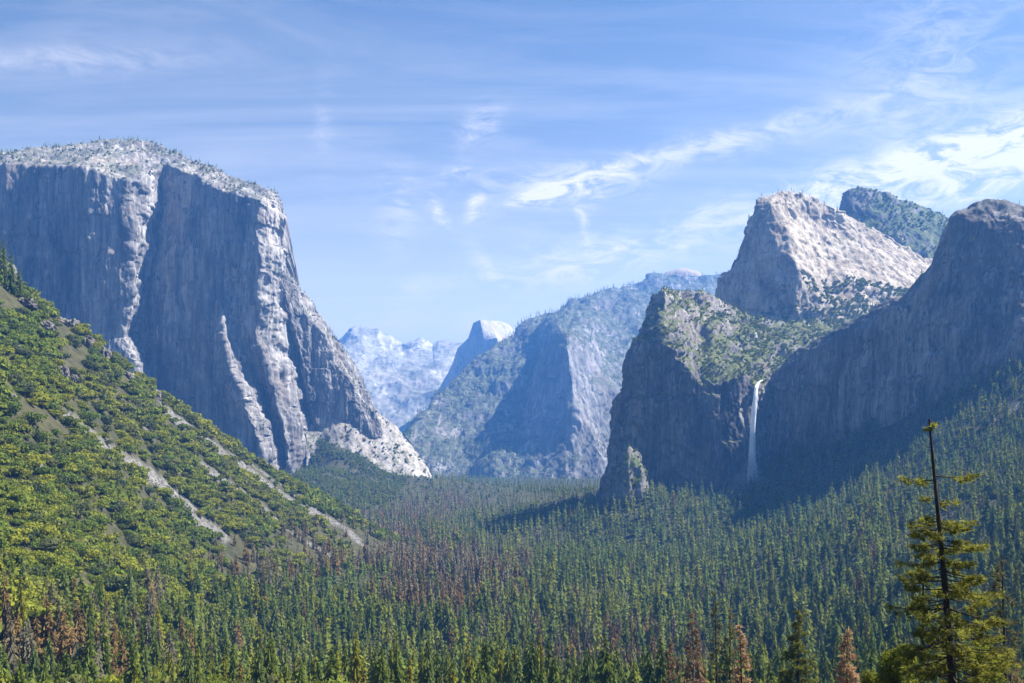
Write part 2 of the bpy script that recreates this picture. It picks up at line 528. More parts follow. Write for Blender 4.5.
# ---- far pale ridge, split dome, wooded ridge
FARR = []
for px, sy in ((300, 352), (335, 346), (348, 342), (363, 335), (377, 332), (384, 335), (391, 335), (402, 340), (410, 337), (420, 338), (432, 346), (445, 345), (453, 347), (475, 352), (510, 360), (560, 380)):
    FARR.append([(px + 10, 470, 7600), (px + 6, 430, 8300), (px + 4, 400, 8850), (px + 2, 372, 9450), (px, sy, 10300)])
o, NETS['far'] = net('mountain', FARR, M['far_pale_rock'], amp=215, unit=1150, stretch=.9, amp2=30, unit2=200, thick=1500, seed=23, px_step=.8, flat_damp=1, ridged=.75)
tag(o, 'far hazy ridge of pale bare granite beyond the valley', 'mountain', kind='structure')
DOME = [
    [(425, 460, 8352), (432, 420, 8424), (436, 405, 8460), (438, 395, 8496), (440, 388, 8568)],
    [(440, 460, 8280), (446, 410, 8352), (449, 390, 8388), (450, 378, 8424), (451, 366, 8496)],
    [(452, 460, 8208), (455, 400, 8280), (456, 378, 8309), (457, 362, 8338), (458, 348, 8388)],
    [(466, 460, 8172), (467, 400, 8244), (468, 375, 8266), (469, 355, 8280), (469, 338, 8323)],
    [(476, 460, 8136), (475, 400, 8208), (474, 370, 8230), (474, 345, 8244), (474, 323, 8280)],
    [(492, 460, 8100), (490, 400, 8172), (487, 370, 8194), (484, 340, 8208), (480, 320, 8266)],
    [(510, 460, 8064), (507, 400, 8150), (502, 370, 8172), (497, 338, 8208), (490, 321, 8424)],
    [(522, 460, 8280), (519, 400, 8352), (514, 372, 8424), (508, 345, 8460), (499, 321, 8640)],
    [(540, 460, 8352), (535, 400, 8460), (528, 375, 8532), (520, 350, 8604), (508, 324, 8784)],
    [(560, 460, 8424), (555, 410, 8532), (545, 385, 8604), (533, 360, 8712), (518, 333, 8892)],
    [(590, 460, 8424), (585, 420, 8532), (575, 400, 8604), (560, 380, 8712), (545, 360, 8892)],
]
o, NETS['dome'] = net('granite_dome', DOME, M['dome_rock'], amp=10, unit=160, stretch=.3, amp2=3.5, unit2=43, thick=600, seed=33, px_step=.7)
tag(o, 'far split granite dome with sheer shaded face and sunlit rounded back', 'dome', kind='structure')
RIDGE = [
    [(392, 492, 4800), (396, 470, 4850), (398, 462, 4900), (400, 455, 4950), (402, 444, 5000)],
    [(405, 492, 4800), (408, 465, 4950), (410, 455, 5050), (412, 445, 5150), (414, 428, 5250)],
    [(440, 492, 4800), (440, 462, 5000), (440, 440, 5200), (439, 420, 5400), (438, 398, 5650)],
    [(468, 492, 4800), (467, 460, 5050), (466, 432, 5300), (466, 402, 5550), (465, 374, 5850)],
    [(492, 492, 4780), (491, 457, 5000), (494, 425, 5280), (498, 388, 5620), (500, 342, 6050)],
    [(518, 492, 4780), (516, 453, 5050), (529, 405, 5380), (543, 358, 5720), (546, 313, 6300)],
    [(552, 492, 4790), (550, 442, 4985), (556, 398, 5080), (560, 350, 5200), (556, 309, 6350)],
    [(576, 492, 4800), (575, 432, 4960), (573, 395, 5010), (567, 348, 5080), (562, 306, 6400)],
    [(588, 492, 4850), (586, 436, 4990), (584, 395, 5060), (577, 352, 5190), (586, 297, 6600)],
    [(606, 492, 4900), (602, 440, 5040), (600, 394, 5260), (597, 360, 5500), (606, 290, 6750)],
    [(622, 492, 4900), (616, 440, 5080), (615, 398, 5330), (614, 360, 5600), (624, 286, 6900)],
    [(650, 492, 5000), (648, 440, 5300), (648, 395, 5600), (648, 345, 6000), (652, 277, 7100)],
    [(680, 492, 5000), (680, 440, 5400), (680, 395, 5700), (680, 340, 6200), (680, 274, 7200)],
    [(705, 492, 5000), (705, 440, 5400), (705, 395, 5700), (705, 340, 6200), (706, 276, 7200)],
    [(735, 492, 5000), (735, 440, 5400), (735, 395, 5700), (735, 340, 6200), (733, 271, 7200)],
    [(800, 492, 5000), (800, 440, 5400), (800, 395, 5700), (800, 340, 6200), (800, 280, 7200)],
]
o, NETS['ridge'] = net('mountain', RIDGE, M['far_wooded_rock'], amp=55, unit=300, stretch=.55, amp2=14, unit2=60, thick=2500, seed=43, px_step=.9, flat_damp=1, ridged=.75, smooth_net=6, warp=60)
tag(o, 'hazy blue wooded ridge with a shaded triangular rock wall in mid valley', 'mountain', kind='structure')
BALD = [[(px, 290, 7050), (px, 283, 7150), (px, sy + 3, 7250), (px, sy, 7400)] for px, sy in
        ((646, 282), (655, 277), (664, 273), (672, 270), (680, 268), (688, 268.5), (696, 271), (704, 275), (712, 281))]
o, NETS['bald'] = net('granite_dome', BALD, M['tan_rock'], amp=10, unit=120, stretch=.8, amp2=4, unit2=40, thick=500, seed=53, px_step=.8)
tag(o, 'small bare tan dome topping the wooded ridge in mid valley', 'dome', kind='structure')

# ---- cliffs on the right
LOWER = [
    [(610, 540, 2450), (614, 470, 2450), (620, 430, 2450), (630, 405, 2450), (638, 380, 2450), (646, 358, 2450), (654, 338, 2450)],
    [(602, 540, 2150), (605, 490, 2150), (610, 449, 2150), (619, 396, 2150), (626, 358, 2160), (634, 345, 2180), (644, 326, 2260)],
    [(612, 540, 2050), (613, 490, 2050), (616, 445, 2060), (624, 396, 2070), (631, 354, 2080), (640, 335, 2120), (650, 305, 2210)],
    [(638, 540, 1985), (640, 485, 1985), (643, 440, 1990), (646, 390, 2000), (650, 342, 2010), (652, 322, 2080), (655, 296, 2170)],
    [(665, 540, 1940), (665, 485, 1940), (665, 430, 1950), (665, 380, 1955), (665, 338, 1965), (663, 315, 2060), (664, 289, 2150)],
    [(682, 540, 1920), (682, 485, 1920), (682, 445, 1925), (681, 400, 1930), (680, 361, 1940), (680, 325, 2070), (680, 289, 2190)],
    [(699, 540, 1905), (699, 490, 1905), (699, 450, 1910), (699, 420, 1915), (699, 387, 1922), (699, 340, 2080), (699, 291, 2240)],
    [(715, 540, 1900), (715, 490, 1900), (714, 450, 1905), (714, 418, 1910), (714, 382, 1920), (715, 344, 2090), (713, 297, 2270)],
    [(732, 540, 1900), (732, 490, 1900), (731, 450, 1905), (730, 420, 1910), (730, 380, 1920), (733, 348, 2120), (729, 305, 2310)],
    [(748, 540, 1915), (748, 490, 1915), (748, 450, 1920), (749, 420, 1925), (749, 384, 1935), (752, 352, 2140), (748, 315, 2340)],
    [(757, 540, 1945), (757, 490, 1945), (757, 450, 1950), (757, 420, 1955), (757, 384, 1965), (766, 354, 2160), (762, 321, 2360)],
    [(768, 540, 1985), (767, 490, 1985), (767, 450, 1990), (767, 420, 1995), (767, 381, 2005), (786, 354, 2200), (795, 322, 2400)],
    [(800, 540, 2100), (800, 490, 2100), (800, 450, 2100), (800, 420, 2100), (800, 385, 2110), (815, 350, 2280), (830, 322, 2440)],
    [(860, 540, 2200), (860, 490, 2200), (860, 450, 2200), (860, 420, 2200), (860, 385, 2210), (860, 345, 2360), (868, 318, 2480)],
]
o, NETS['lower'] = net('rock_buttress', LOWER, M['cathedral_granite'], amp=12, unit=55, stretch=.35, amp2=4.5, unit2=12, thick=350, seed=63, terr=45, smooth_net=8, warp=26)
tag(o, 'dark blocky rock buttress left of the waterfall with scrubby sunlit top', 'cliff', kind='structure')
CATH = [
    [(712, 360, 2800), (714, 330, 2800), (716, 315, 2800), (717, 305, 2800), (719, 294, 2800), (720, 293, 2805)],
    [(735, 370, 2640), (735, 330, 2640), (735, 310, 2645), (735, 290, 2650), (735, 268, 2660), (735, 263, 2680)],
    [(752, 375, 2590), (752, 330, 2590), (752, 300, 2595), (752, 265, 2600), (752, 235, 2615), (752, 229, 2640)],
    [(764, 375, 2560), (764, 330, 2560), (764, 300, 2565), (762, 255, 2575), (758, 212, 2595), (759, 201, 2640)],
    [(772, 375, 2535), (780, 320, 2535), (780, 290, 2540), (774, 245, 2560), (770, 205, 2590), (770, 195, 2650)],
    [(772, 375, 2500), (790, 315, 2500), (799, 280, 2520), (792, 245, 2560), (783, 212, 2600), (783, 193, 2700)],
    [(790, 375, 2480), (808, 315, 2500), (812, 285, 2560), (812, 255, 2660), (808, 226, 2730), (801, 195, 2738)],
    [(815, 375, 2440), (824, 318, 2500), (826, 285, 2600), (826, 255, 2690), (824, 228, 2770), (818, 201, 2778)],
    [(855, 375, 2430), (858, 318, 2500), (858, 285, 2610), (858, 255, 2720), (852, 226, 2800), (840, 210, 2812)],
    [(885, 375, 2450), (890, 315, 2520), (892, 290, 2620), (890, 265, 2730), (883, 245, 2810), (868, 225, 2880)],
    [(925, 375, 2500), (925, 315, 2560), (925, 298, 2640), (924, 282, 2720), (918, 266, 2800), (900, 246, 2880)],
    [(970, 375, 2560), (970, 315, 2620), (970, 300, 2680), (968, 290, 2740), (962, 280, 2800), (950, 270, 2860)],
]
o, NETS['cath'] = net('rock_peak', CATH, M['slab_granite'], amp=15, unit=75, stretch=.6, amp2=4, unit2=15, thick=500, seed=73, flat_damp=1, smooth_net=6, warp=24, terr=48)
tag(o, 'rocky peak with shaded left wall and pale sunlit slab above the waterfall', 'mountain', kind='structure')
BACKP = []
for px, sy, f in ((838, 232, 60), (845, 192, 12), (852, 188, 12), (860, 187, 15), (872, 189, 25), (889, 193, 35), (908, 203, 45), (930, 210, 55), (951, 218, 60), (975, 235, 80), (1010, 262, 90)):
    BACKP.append([(px, 330, 2960), (px, 285, 3000), (px + 2, 250, 3070), (px + 1, 0.45 * sy + .55 * 240, 3150), (px, sy, 3150 + f * 2)])
o, NETS['backp'] = net('wooded_peak', BACKP, M['wooded_rock'], amp=14, unit=70, stretch=.6, amp2=5, unit2=16, thick=500, seed=83)
tag(o, 'green scrub covered summit behind the pale slab peak', 'mountain', kind='structure')
LEAN = [
    [(766, 540, 2010), (766, 470, 2010), (768, 430, 2012), (770, 400, 2015), (773, 376, 2025), (776, 372, 2050)],
    [(794, 540, 1950), (794, 470, 1950), (794, 420, 1955), (794, 390, 1960), (793, 362, 1975), (794, 354, 2010)],
    [(829, 540, 1880), (829, 470, 1880), (829, 420, 1885), (829, 380, 1895), (828, 344, 1915), (829, 334, 1950)],
    [(859, 540, 1800), (859, 470, 1800), (859, 410, 1810), (859, 365, 1825), (858, 329, 1845), (859, 318, 1880)],
    [(879, 540, 1750), (879, 470, 1750), (879, 410, 1760), (879, 360, 1775), (878, 316, 1800), (879, 304, 1840)],
    [(908, 540, 1690), (908, 465, 1690), (908, 400, 1700), (908, 350, 1715), (907, 306, 1745), (908, 294, 1790)],
    [(920, 540, 1665), (920, 460, 1665), (920, 395, 1675), (920, 345, 1695), (920, 295, 1730), (920, 283, 1770)],
    [(932, 540, 1650), (932, 455, 1650), (933, 390, 1660), (932, 335, 1685), (929, 282, 1725), (929, 269, 1760)],
    [(950, 540, 1620), (950, 450, 1620), (950, 385, 1630), (948, 320, 1660), (947, 248, 1705), (948, 235, 1740)],
    [(962, 540, 1600), (962, 445, 1600), (962, 380, 1610), (960, 310, 1645), (958, 226, 1700), (959, 212, 1730)],
    [(977, 540, 1570), (977, 440, 1570), (977, 375, 1582), (976, 300, 1625), (974, 215, 1690), (974, 204, 1720)],
    [(1000, 540, 1535), (1000, 430, 1535), (1000, 365, 1548), (1000, 300, 1600), (999, 212, 1675), (1000, 201, 1710)],
    [(1024, 540, 1500), (1024, 420, 1500), (1024, 355, 1515), (1024, 300, 1575), (1022, 218, 1655), (1022, 207, 1690)],
    [(1100, 540, 1420), (1100, 390, 1420), (1100, 340, 1435), (1100, 300, 1520), (1100, 240, 1600), (1100, 228, 1650)],
    [(1300, 540, 1300), (1300, 330, 1300), (1300, 300, 1320), (1300, 280, 1400), (1300, 262, 1450), (1300, 250, 1500)],
]
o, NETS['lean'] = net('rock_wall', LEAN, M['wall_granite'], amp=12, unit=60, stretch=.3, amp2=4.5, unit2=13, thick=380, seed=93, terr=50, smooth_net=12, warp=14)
tag(o, 'big dark shaded rock wall right of the waterfall rising to a square summit', 'cliff', kind='structure')
SPIRE = [
    [(588, 540, 1920), (592, 506, 1920), (597, 500, 1925), (600, 494, 1940)],
    [(603, 540, 1870), (605, 500, 1870), (608, 484, 1880), (610, 472, 1900)],
    [(614, 540, 1845), (615, 497, 1845), (617, 470, 1860), (617, 458, 1880)],
    [(628, 540, 1835), (629, 494, 1835), (629, 463, 1850), (629, 446, 1876)],
    [(641, 540, 1840), (641, 496, 1840), (640, 470, 1856), (640, 455, 1880)],
    [(653, 540, 1862), (652, 505, 1862), (650, 488, 1874), (647, 474, 1895)],
    [(668, 540, 1895), (666, 510, 1895), (663, 502, 1902), (659, 494, 1915)],
]
o, NETS['spire'] = net('rock_spire', SPIRE, M['wooded_rock'], amp=9, unit=28, stretch=.6, amp2=3.5, unit2=9, thick=120, seed=103, smooth_net=2)
tag(o, 'small rock spire with bushes at the foot of the dark buttress', 'rock', kind='structure')
# ------------------------------------------------------------------ foliage materials
def leaf_material(name, cols, transl=0.3, per_object=True, vary=0.35, patch=3.0, tip=None):
    """cols: colours a plant of this kind can have; one is picked per plant, with leaf clump variation"""
    m, nt, _, L = nodes(name)
    if per_object:
        r = N(nt, 'ShaderNodeObjectInfo').outputs['Random']
    else:
        r = N(nt, 'ShaderNodeAttribute', attribute_name='tint').outputs['Fac']
    k = len(cols)
    c = ramp(nt, r, [((i + 0.0) / max(1, k - 1), col) for i, col in enumerate(cols)])
    n = noise(nt, mapped(nt, (1 / patch,) * 3), 1.0, 3.0, 0.6)
    v = N(nt, 'ShaderNodeHueSaturation', {'Color': c, 'Hue': 0.5, 'Saturation': 1.0,
                                          'Value': math_(nt, 'ADD', math_(nt, 'MULTIPLY', math_(nt, 'SUBTRACT', n, 0.5), vary * 4), 1.0),
                                          'Fac': 1.0}).outputs[0]
    d = N(nt, 'ShaderNodeBsdfDiffuse', {'Color': v})
    t = N(nt, 'ShaderNodeBsdfTranslucent', {'Color': v})
    mx = N(nt, 'ShaderNodeMixShader', {0: transl, 1: d.outputs[0], 2: t.outputs[0]})
    o = N(nt, 'ShaderNodeOutputMaterial')
    nt.links.new(mx.outputs[0], o.inputs[0])
    return m


CON = {'dark green': [(0.087, 0.121, 0.023), (0.129, 0.165, 0.031), (0.109, 0.139, 0.023)],
       'olive green': [(0.198, 0.199, 0.023), (0.259, 0.244, 0.029), (0.172, 0.180, 0.021)],
       'blue green': [(0.104, 0.146, 0.044), (0.150, 0.189, 0.057), (0.129, 0.165, 0.048)]}
CON_ALL = [CON['dark green'][0], CON['blue green'][0], CON['dark green'][1], CON['olive green'][2], CON['blue green'][1], CON['olive green'][0]]
DEAD = {'rusty brown': [(0.177, 0.112, 0.044), (0.219, 0.141, 0.051), (0.151, 0.103, 0.046)],
        'grey brown': [(0.141, 0.122, 0.074), (0.172, 0.154, 0.098), (0.120, 0.106, 0.067)]}
DEAD_ALL = [DEAD['grey brown'][2], DEAD['rusty brown'][0], DEAD['grey brown'][1], DEAD['rusty brown'][2]]
BUSH = {'yellow green': [(0.214, 0.230, 0.026), (0.259, 0.267, 0.032), (0.180, 0.212, 0.029)],
        'mid green': [(0.107, 0.151, 0.026), (0.136, 0.182, 0.032), (0.118, 0.145, 0.029)],
        'dull green': [(0.084, 0.112, 0.039), (0.104, 0.127, 0.046), (0.118, 0.127, 0.051)]}
BUSH_ALL = [BUSH['dull green'][0], BUSH['mid green'][0], BUSH['yellow green'][2], BUSH['mid green'][1], BUSH['yellow green'][0], BUSH['dull green'][2], BUSH['yellow green'][1]]
for k, v in CON.items():
    M['con ' + k] = leaf_material('needles ' + k, v, .38, vary=.55)
for k, v in DEAD.items():
    M['dead ' + k] = leaf_material('dry needles ' + k, v, 0.2)
for k, v in BUSH.items():
    M['bush ' + k] = leaf_material('leaves ' + k, v, 0.35)
M['con stuff'] = leaf_material('forest needles', CON_ALL, 0.38, False, .55)
M['dead stuff'] = leaf_material('dry forest needles', DEAD_ALL, 0.2, False)
M['bush stuff'] = leaf_material('scrub leaves', BUSH_ALL, 0.35, False)


def bark(name, a, b):
    m, nt, _, L = nodes(name)
    n = noise(nt, mapped(nt, (4, 4, .8)), 1.0, 5.0, 0.65)
    finish(nt, ramp(nt, n, [(0.35, a), (0.65, b)]), 0.95, n, 0.05, 0.8)
    return m


M['bark'] = bark('bark', (.025, .019, .014), (.075, .058, .045))
M['grey_bark'] = bark('grey_bark', (.07, .06, .052), (.17, .15, .13))


# ------------------------------------------------------------------ plant shapes (arrays of triangles)
def skirt_conifer(h, R, whorls, per, r, sparse=1.0, sub=1, cb=0.12, shape=0.85, asp=0.2):
    V, Fa = [], []
    for k in range(whorls):
        t = (k + r.uniform(-.3, .3)) / whorls
        t = min(max(t, 0), 0.985)
        z = h * (cb + (1 - cb) * t)
        Lw = R * (1 - t) ** shape * (0.62 + 0.38 * min(1, t * 6)) + 0.02 * R
        a0 = r.uniform(0, 2 * pi)
        for b in range(per):
            if r.random() > sparse:
                continue
            a = a0 + (b + r.uniform(-.35, .35)) * 2 * pi / per
            L_ = Lw * r.uniform(0.55, 1.2)
            drop = L_ * asp * r.uniform(0.15, 1.0)
            half = pi / per * r.uniform(0.7, 1.25)
            lift = h * (0.05 if sub == 1 else .022) * r.uniform(.5, 1.4)
            if sub == 1:
                i = len(V)
                V += [(0.04 * L_ * cos(a), 0.04 * L_ * sin(a), z + lift),
                      (L_ * cos(a - half), L_ * sin(a - half), z - drop * r.uniform(.6, 1.2)),
                      (L_ * cos(a + half), L_ * sin(a + half), z - drop * r.uniform(.6, 1.2))]
                Fa.append((i, i + 1, i + 2))
            else:
                ca, sa = cos(a), sin(a)
                for s in range(sub):
                    f0 = s / sub
                    f1 = (s + 1.25) / sub
                    for side in (-1, 1):
                        w = L_ * 0.34 * (1 - 0.55 * f0) * r.uniform(.6, 1.3)
                        c0 = (L_ * f0 * ca, L_ * f0 * sa, z + lift - drop * f0 ** 1.3)
                        c1 = (L_ * f1 * ca, L_ * f1 * sa, z + lift - drop * f1 ** 1.3)
                        o_ = (L_ * (f0 * .5 + f1 * .5) * ca - side * w * sa, L_ * (f0 * .5 + f1 * .5) * sa + side * w * ca,
                              z + lift * .4 - drop * f1 - w * asp * r.uniform(.2, 1.3))
                        i = len(V)
                        V += [c0, c1, o_]
                        Fa.append((i, i + 1, i + 2))
    return np.array(V), np.array(Fa)


def trunk_arr(h, r0, sides=6, r1=0.04, lean=0.0):
    V, Fa = [], []
    zs = np.linspace(-1.2, h, 6)
    for k, z in enumerate(zs):
        t = max(0, z / h)
        rad = r0 * (1 - t) + r1 * t + (0.35 * r0 if k == 0 else 0)
        for s in range(sides):
            V.append((rad * cos(2 * pi * s / sides) + lean * t * t, rad * sin(2 * pi * s / sides), z))
    V = np.array(V)
    q = grid_faces(len(zs), sides, True)
    return V, q


def leafy(h, R, lobes, leaves, size, r, low=0.12):
    """rounded broadleaf crown: leaf clumps scattered over and in several uneven lobes"""
    C = []
    for i in range(lobes):
        a, d = r.uniform(0, 2 * pi), R * 0.62 * math.sqrt(r.random())
        zz = h * r.uniform(low + .2, 0.78)
        C.append((d * cos(a), d * sin(a), zz, R * r.uniform(0.36, 0.62)))
    C.append((0, 0, h * 0.66, R * 0.55))
    C = np.array(C)
    w = C[:, 3] ** 2
    li = r.choice(len(C), leaves, p=w / w.sum())
    d = r.normal(size=(leaves, 3))
    d[:, 2] = np.abs(d[:, 2]) * 1.05 - 0.35
    d /= np.linalg.norm(d, axis=1, keepdims=True)
    rad = C[li, 3] * r.uniform(0.72, 1.1, leaves)
    p = C[li, :3] + d * rad[:, None] * np.array([1, 1, min(1.1, h / (2.1 * R))])
    p[:, 2] = np.maximum(p[:, 2], h * 0.03)
    nrm = d + r.normal(size=(leaves, 3)) * 0.55
    nrm /= np.linalg.norm(nrm, axis=1, keepdims=True)
    u = np.cross(nrm, r.normal(size=(leaves, 3)))
    u /= np.linalg.norm(u, axis=1, keepdims=True) + 1e-9
    v = np.cross(nrm, u)
    s = (size * r.uniform(0.6, 1.4, leaves))[:, None]
    V = np.stack([p + u * s, p - u * s * .5 + v * s * .87, p - u * s * .5 - v * s * .87], 1).reshape(-1, 3)
    return V, np.arange(leaves * 3).reshape(-1, 3)


# ------------------------------------------------------------------ where plants stand
zbuf = np.full((683, 1024), 1e9)


def splat(Vw, grow=1):
    Yd = Vw[:, 1]
    k = Yd > 20
    Vw, Yd = Vw[k], Yd[k]
    px = np.round(HX + Vw[:, 0] / Yd * F).astype(int)
    py = np.round(HY - Vw[:, 2] / Yd * F).astype(int)
    for dx in range(-grow, grow + 1):
        for dy in range(-grow, grow + 1):
            x, y = px + dx, py + dy
            ok = (x >= 0) & (x < 1024) & (y >= 0) & (y < 683)
            np.minimum.at(zbuf, (y[ok], x[ok]), Yd[ok])


for G in NETS.values():
    splat(G.reshape(-1, 3))
_k = (RG > 250) & (np.abs(TH) < .7) & (RG < 9000)
splat(np.stack([TX[_k], TY[_k], TZ[_k]], -1))
# rows of ground vertices near the camera are further apart than a pixel: fill the holes upwards from below
for y in range(681, 380, -1):
    hole = zbuf[y] > 1e8
    zbuf[y, hole] = zbuf[y + 1, hole]

rows = []
Y = 335.0
while Y < 5600:
    rows.append(Y)
    Y += float(np.interp(Y, [335, 700, 1500, 3000, 5500], [7.6, 9.7, 17, 33, 75]))
pts = []
for Y in rows:
    dx = float(np.interp(Y, [335, 700, 1500, 3000, 5500], [7.2, 7.6, 9.4, 13, 21]))
    n = int(Y * 1.16 / dx)
    x = (np.arange(n) / n - 0.5) * 1.16 * Y
    pts.append(np.stack([x + rng.uniform(-.75, .75, n) * dx, Y + rng.uniform(-.6, .6, n) * dx * 1.3], -1))
# the left hillside is thick with low bushes: a second, closer sowing there
for Y in np.arange(480, 1900, 7.5):
    n = int(Y * .62 / 6.2)
    x = -Y * .58 + (np.arange(n) / n) * .46 * Y
    pts.append(np.stack([x + rng.uniform(-.8, .8, n) * 6, Y + rng.uniform(-.8, .8, n) * 6], -1))
# and the right hand slope below the dark wall
for Y in np.arange(950, 1650, 11):
    n = int(Y * .26 / 9)
    x = Y * .36 + (np.arange(n) / n) * .26 * Y
    pts.append(np.stack([x + rng.uniform(-.8, .8, n) * 9, Y + rng.uniform(-.8, .8, n) * 9], -1))
for Y in np.arange(1400, 1960, 13):
    n = int(Y * .34 / 10)
    x = Y * .04 + (np.arange(n) / n) * .34 * Y
    pts.append(np.stack([x + rng.uniform(-.8, .8, n) * 10, Y + rng.uniform(-.8, .8, n) * 10], -1))
SECOND = sum(len(p) for p in pts[len(rows):])
pts = np.concatenate(pts)
second = np.zeros(len(pts), bool)
second[-SECOND:] = True
pz = H(pts[:, 0], pts[:, 1])
bx = HX + pts[:, 0] / pts[:, 1] * F
by = HY - pz / pts[:, 1] * F
ip = (np.clip(by - 2, 0, 682).astype(int), np.clip(bx, 0, 1023).astype(int))
hid = zbuf[ip] < pts[:, 1] - np.maximum(45, pts[:, 1] * .05)
keep = ~hid & (by > 225) & (bx > -60) & (bx < 1090)
pts, pz, bx, by, second = pts[keep], pz[keep], bx[keep], by[keep], second[keep]
n = len(pts)
U = rng.random((n, 6))
X_, Y_ = pts[:, 0], pts[:, 1]
patch = fbm(X_ / 70, Y_ / 70, 2.5, 3, 201)
patch2 = fbm(X_ / 180, Y_ / 180, 7.5, 3, 231)
line = 642 - 0.232 * bx
hill = (bx < 440) & (Y_ < 2100) & (by < line + 10 * patch2) & (pz > -186)
near_hill = (bx < 470) & ~hill & (Y_ < 2000)
talus = (Y_ > 2400) & (bx < 432) & (pz > -150)
scr = np.zeros(n)
_s = hill | ((bx > 900) & (by < 470))
scr[_s] = scree_mask(X_[_s], Y_[_s])
# clusters of dead brown trees, given where they stand in the valley
dead_p = np.full(n, 0.035)
for cx, cy, rx, ry, p in ((335, 548, 90, 26, .8), (255, 562, 66, 26, .6), (450, 585, 72, 32, .75), (60, 672, 95, 34, .44), (150, 585, 16, 40, .4), (440, 505, 60, 12, .5), (560, 545, 30, 14, .2),
                          (620, 672, 80, 30, .42), (690, 690, 60, 30, .4), (400, 520, 50, 9, .5), (20, 640, 30, 24, .35), (960, 520, 40, 20, .1), (520, 640, 60, 20, .12), (720, 600, 60, 12, .1)):
    e = ((bx - cx) / rx) ** 2 + ((by - cy) / ry) ** 2
    dead_p = np.maximum(dead_p, p * np.exp(-e ** 2 * .7) * (0.6 + 0.9 * sstep(-.3, .3, patch)) * 1.25)
broad_p = np.where(hill, 0.93 - 0.22 * sstep(.12, .35, patch) * (by > 430), np.where(near_hill, .10 + .58 * sstep(440, 120, bx) * sstep(-.1, .25, patch2 + .15) , 0.03 + 0.06 * (patch2 > .25)))
broad_p = np.where((bx > 880) & (Y_ < 1500), .10, broad_p)
broad_p = np.where(talus, .6, broad_p)
kind = np.where(U[:, 0] < broad_p, 2, 0)                       # 0 conifer, 1 dead conifer, 2 broadleaf
kind = np.where((U[:, 1] < dead_p) & ~(hill & (by < line - 45)), 1, kind)
gap = fbm(X_ / 30, Y_ / 30, 5.5, 3, 261)
ok = ~(second & ~((hill & (kind == 2)) | (bx > 545)))
ok &= ~((scr > 0.04) & (U[:, 2] > 0.05))
ok &= ~(hill & (gap < -0.10) & (U[:, 2] > .18))
ok &= ~(hill & (kind != 2) & (U[:, 3] > 0.75))
ok &= ~(~hill & (patch < -.22) & (U[:, 2] > .45) & (Y_ > 600))
ok &= ~((by > 430) & (bx > 935) & (Y_ > 1150) & (U[:, 2] > .8))
OUTCROPS = [(66, 326, 24, 19, 'dark rock outcrop on the ridge line of the left hillside'), (84, 345, 20, 20, 'pinkish upright rock outcrop just below the ridge line'),
            (103, 354, 18, 17, 'dark rock outcrop lowest on the ridge line'), (5, 284, 26, 40, 'tall dark crag at the left edge under the shoulder conifers'),
            (24, 306, 22, 12, 'pale rock outcrop high at the left edge'), (62, 374, 11, 14, 'small upright rock in the bushes left of the pair'),
            (73, 381, 10, 14, 'small upright rock in the bushes beside its taller twin'), (14, 352, 14, 14, 'grey rock among bushes near the left edge'),
            (43, 326, 15, 11, 'low grey rock among bushes below the ridge'), (8, 396, 16, 11, 'dark low rock among bushes at the left edge'),
            (155, 397, 10, 14, 'narrow upright rock at the top of the long scree chute'), (126, 377, 13, 10, 'small dark rock on the ridge line above the long chute')]
for px, py, w_, h_, _l in OUTCROPS:
    ok &= ~(hill & (np.abs(bx - px) < w_ * .42) & (by > py - h_ * .4) & (by < py + h_ * .7) & (Y_ < 1500))
ht = np.where(kind == 2, np.where(hill, 4.2 + 8.5 * U[:, 4] ** 2 + 3.0 * sstep(560, 640, by), 8 + 9 * U[:, 4]), np.where(hill, 10 + 16 * U[:, 4], 11 + 27 * U[:, 4] ** 1.25))
ht = np.where((kind == 1) & ~hill, 16 + 20 * U[:, 4], ht)
ht = np.where(talus, ht * .6, ht)
hh_far = sstep(2200, 4500, Y_)
ht = ht * (1 - .18 * hh_far)
ht = np.where((bx > 880) & (Y_ > 950), ht * .72, ht)
wd = np.where(kind == 2, np.where(hill, ht * (.72 + .40 * U[:, 5]), ht * (.42 + .22 * U[:, 5])), ht * (.125 + .12 * U[:, 5] ** 1.5))
wd = np.where(kind == 1, ht * (.12 + .08 * U[:, 5]), wd)
# nothing right in front of the lens: tops of the nearest trees stay in the lower part of the view
top = HY - (pz + ht) / Y_ * F
ok &= ~((Y_ < 430) & (top < 628 + (U[:, 2] * 30)))
pts, pz, bx, by, kind, ht, wd, hill, U, top = (a[ok] for a in (pts, pz, bx, by, kind, ht, wd, hill, U, top))
X_, Y_ = pts[:, 0], pts[:, 1]
n = len(pts)
tint = np.clip(rng.random(n) * .55 + .45 * (0.5 + 1.3 * fbm(X_ / 90, Y_ / 90, 3.3, 3, 301)), 0, 1)
tint = np.where(hill, np.clip(tint - .30 * sstep(450, 300, by) + .12, 0, 1), tint)

# which plants show largest: paint them front to back and count the pixels that remain
order = np.argsort(Y_)
vis = np.zeros(n)
free = np.ones((683, 1024), bool)
hw = wd / Y_ * F
for i in order:
    y0, y1 = top[i], by[i]
    if y0 > 682 or bx[i] < -20 or bx[i] > 1044:
        continue
    a, b = max(0, int(y0)), min(683, int(y1) + 1)
    cnt = 0
    for y in range(a, b):
        f = (y - y0 + .5) / max(1e-3, y1 - y0)
        w_ = hw[i] * (f if kind[i] != 2 else min(1, 2.2 * math.sqrt(max(0, f * (1.05 - f)))))
        x0, x1 = int(bx[i] - w_ + .5), int(bx[i] + w_ + 1.5)
        x0, x1 = max(0, x0), min(1024, x1)
        if x1 > x0:
            s = free[y, x0:x1]
            cnt += s.sum()
            s[:] = False
    vis[i] = cnt
single = np.zeros(n, bool)
LIMIT = {0: 285, 1: 290, 2: 296}
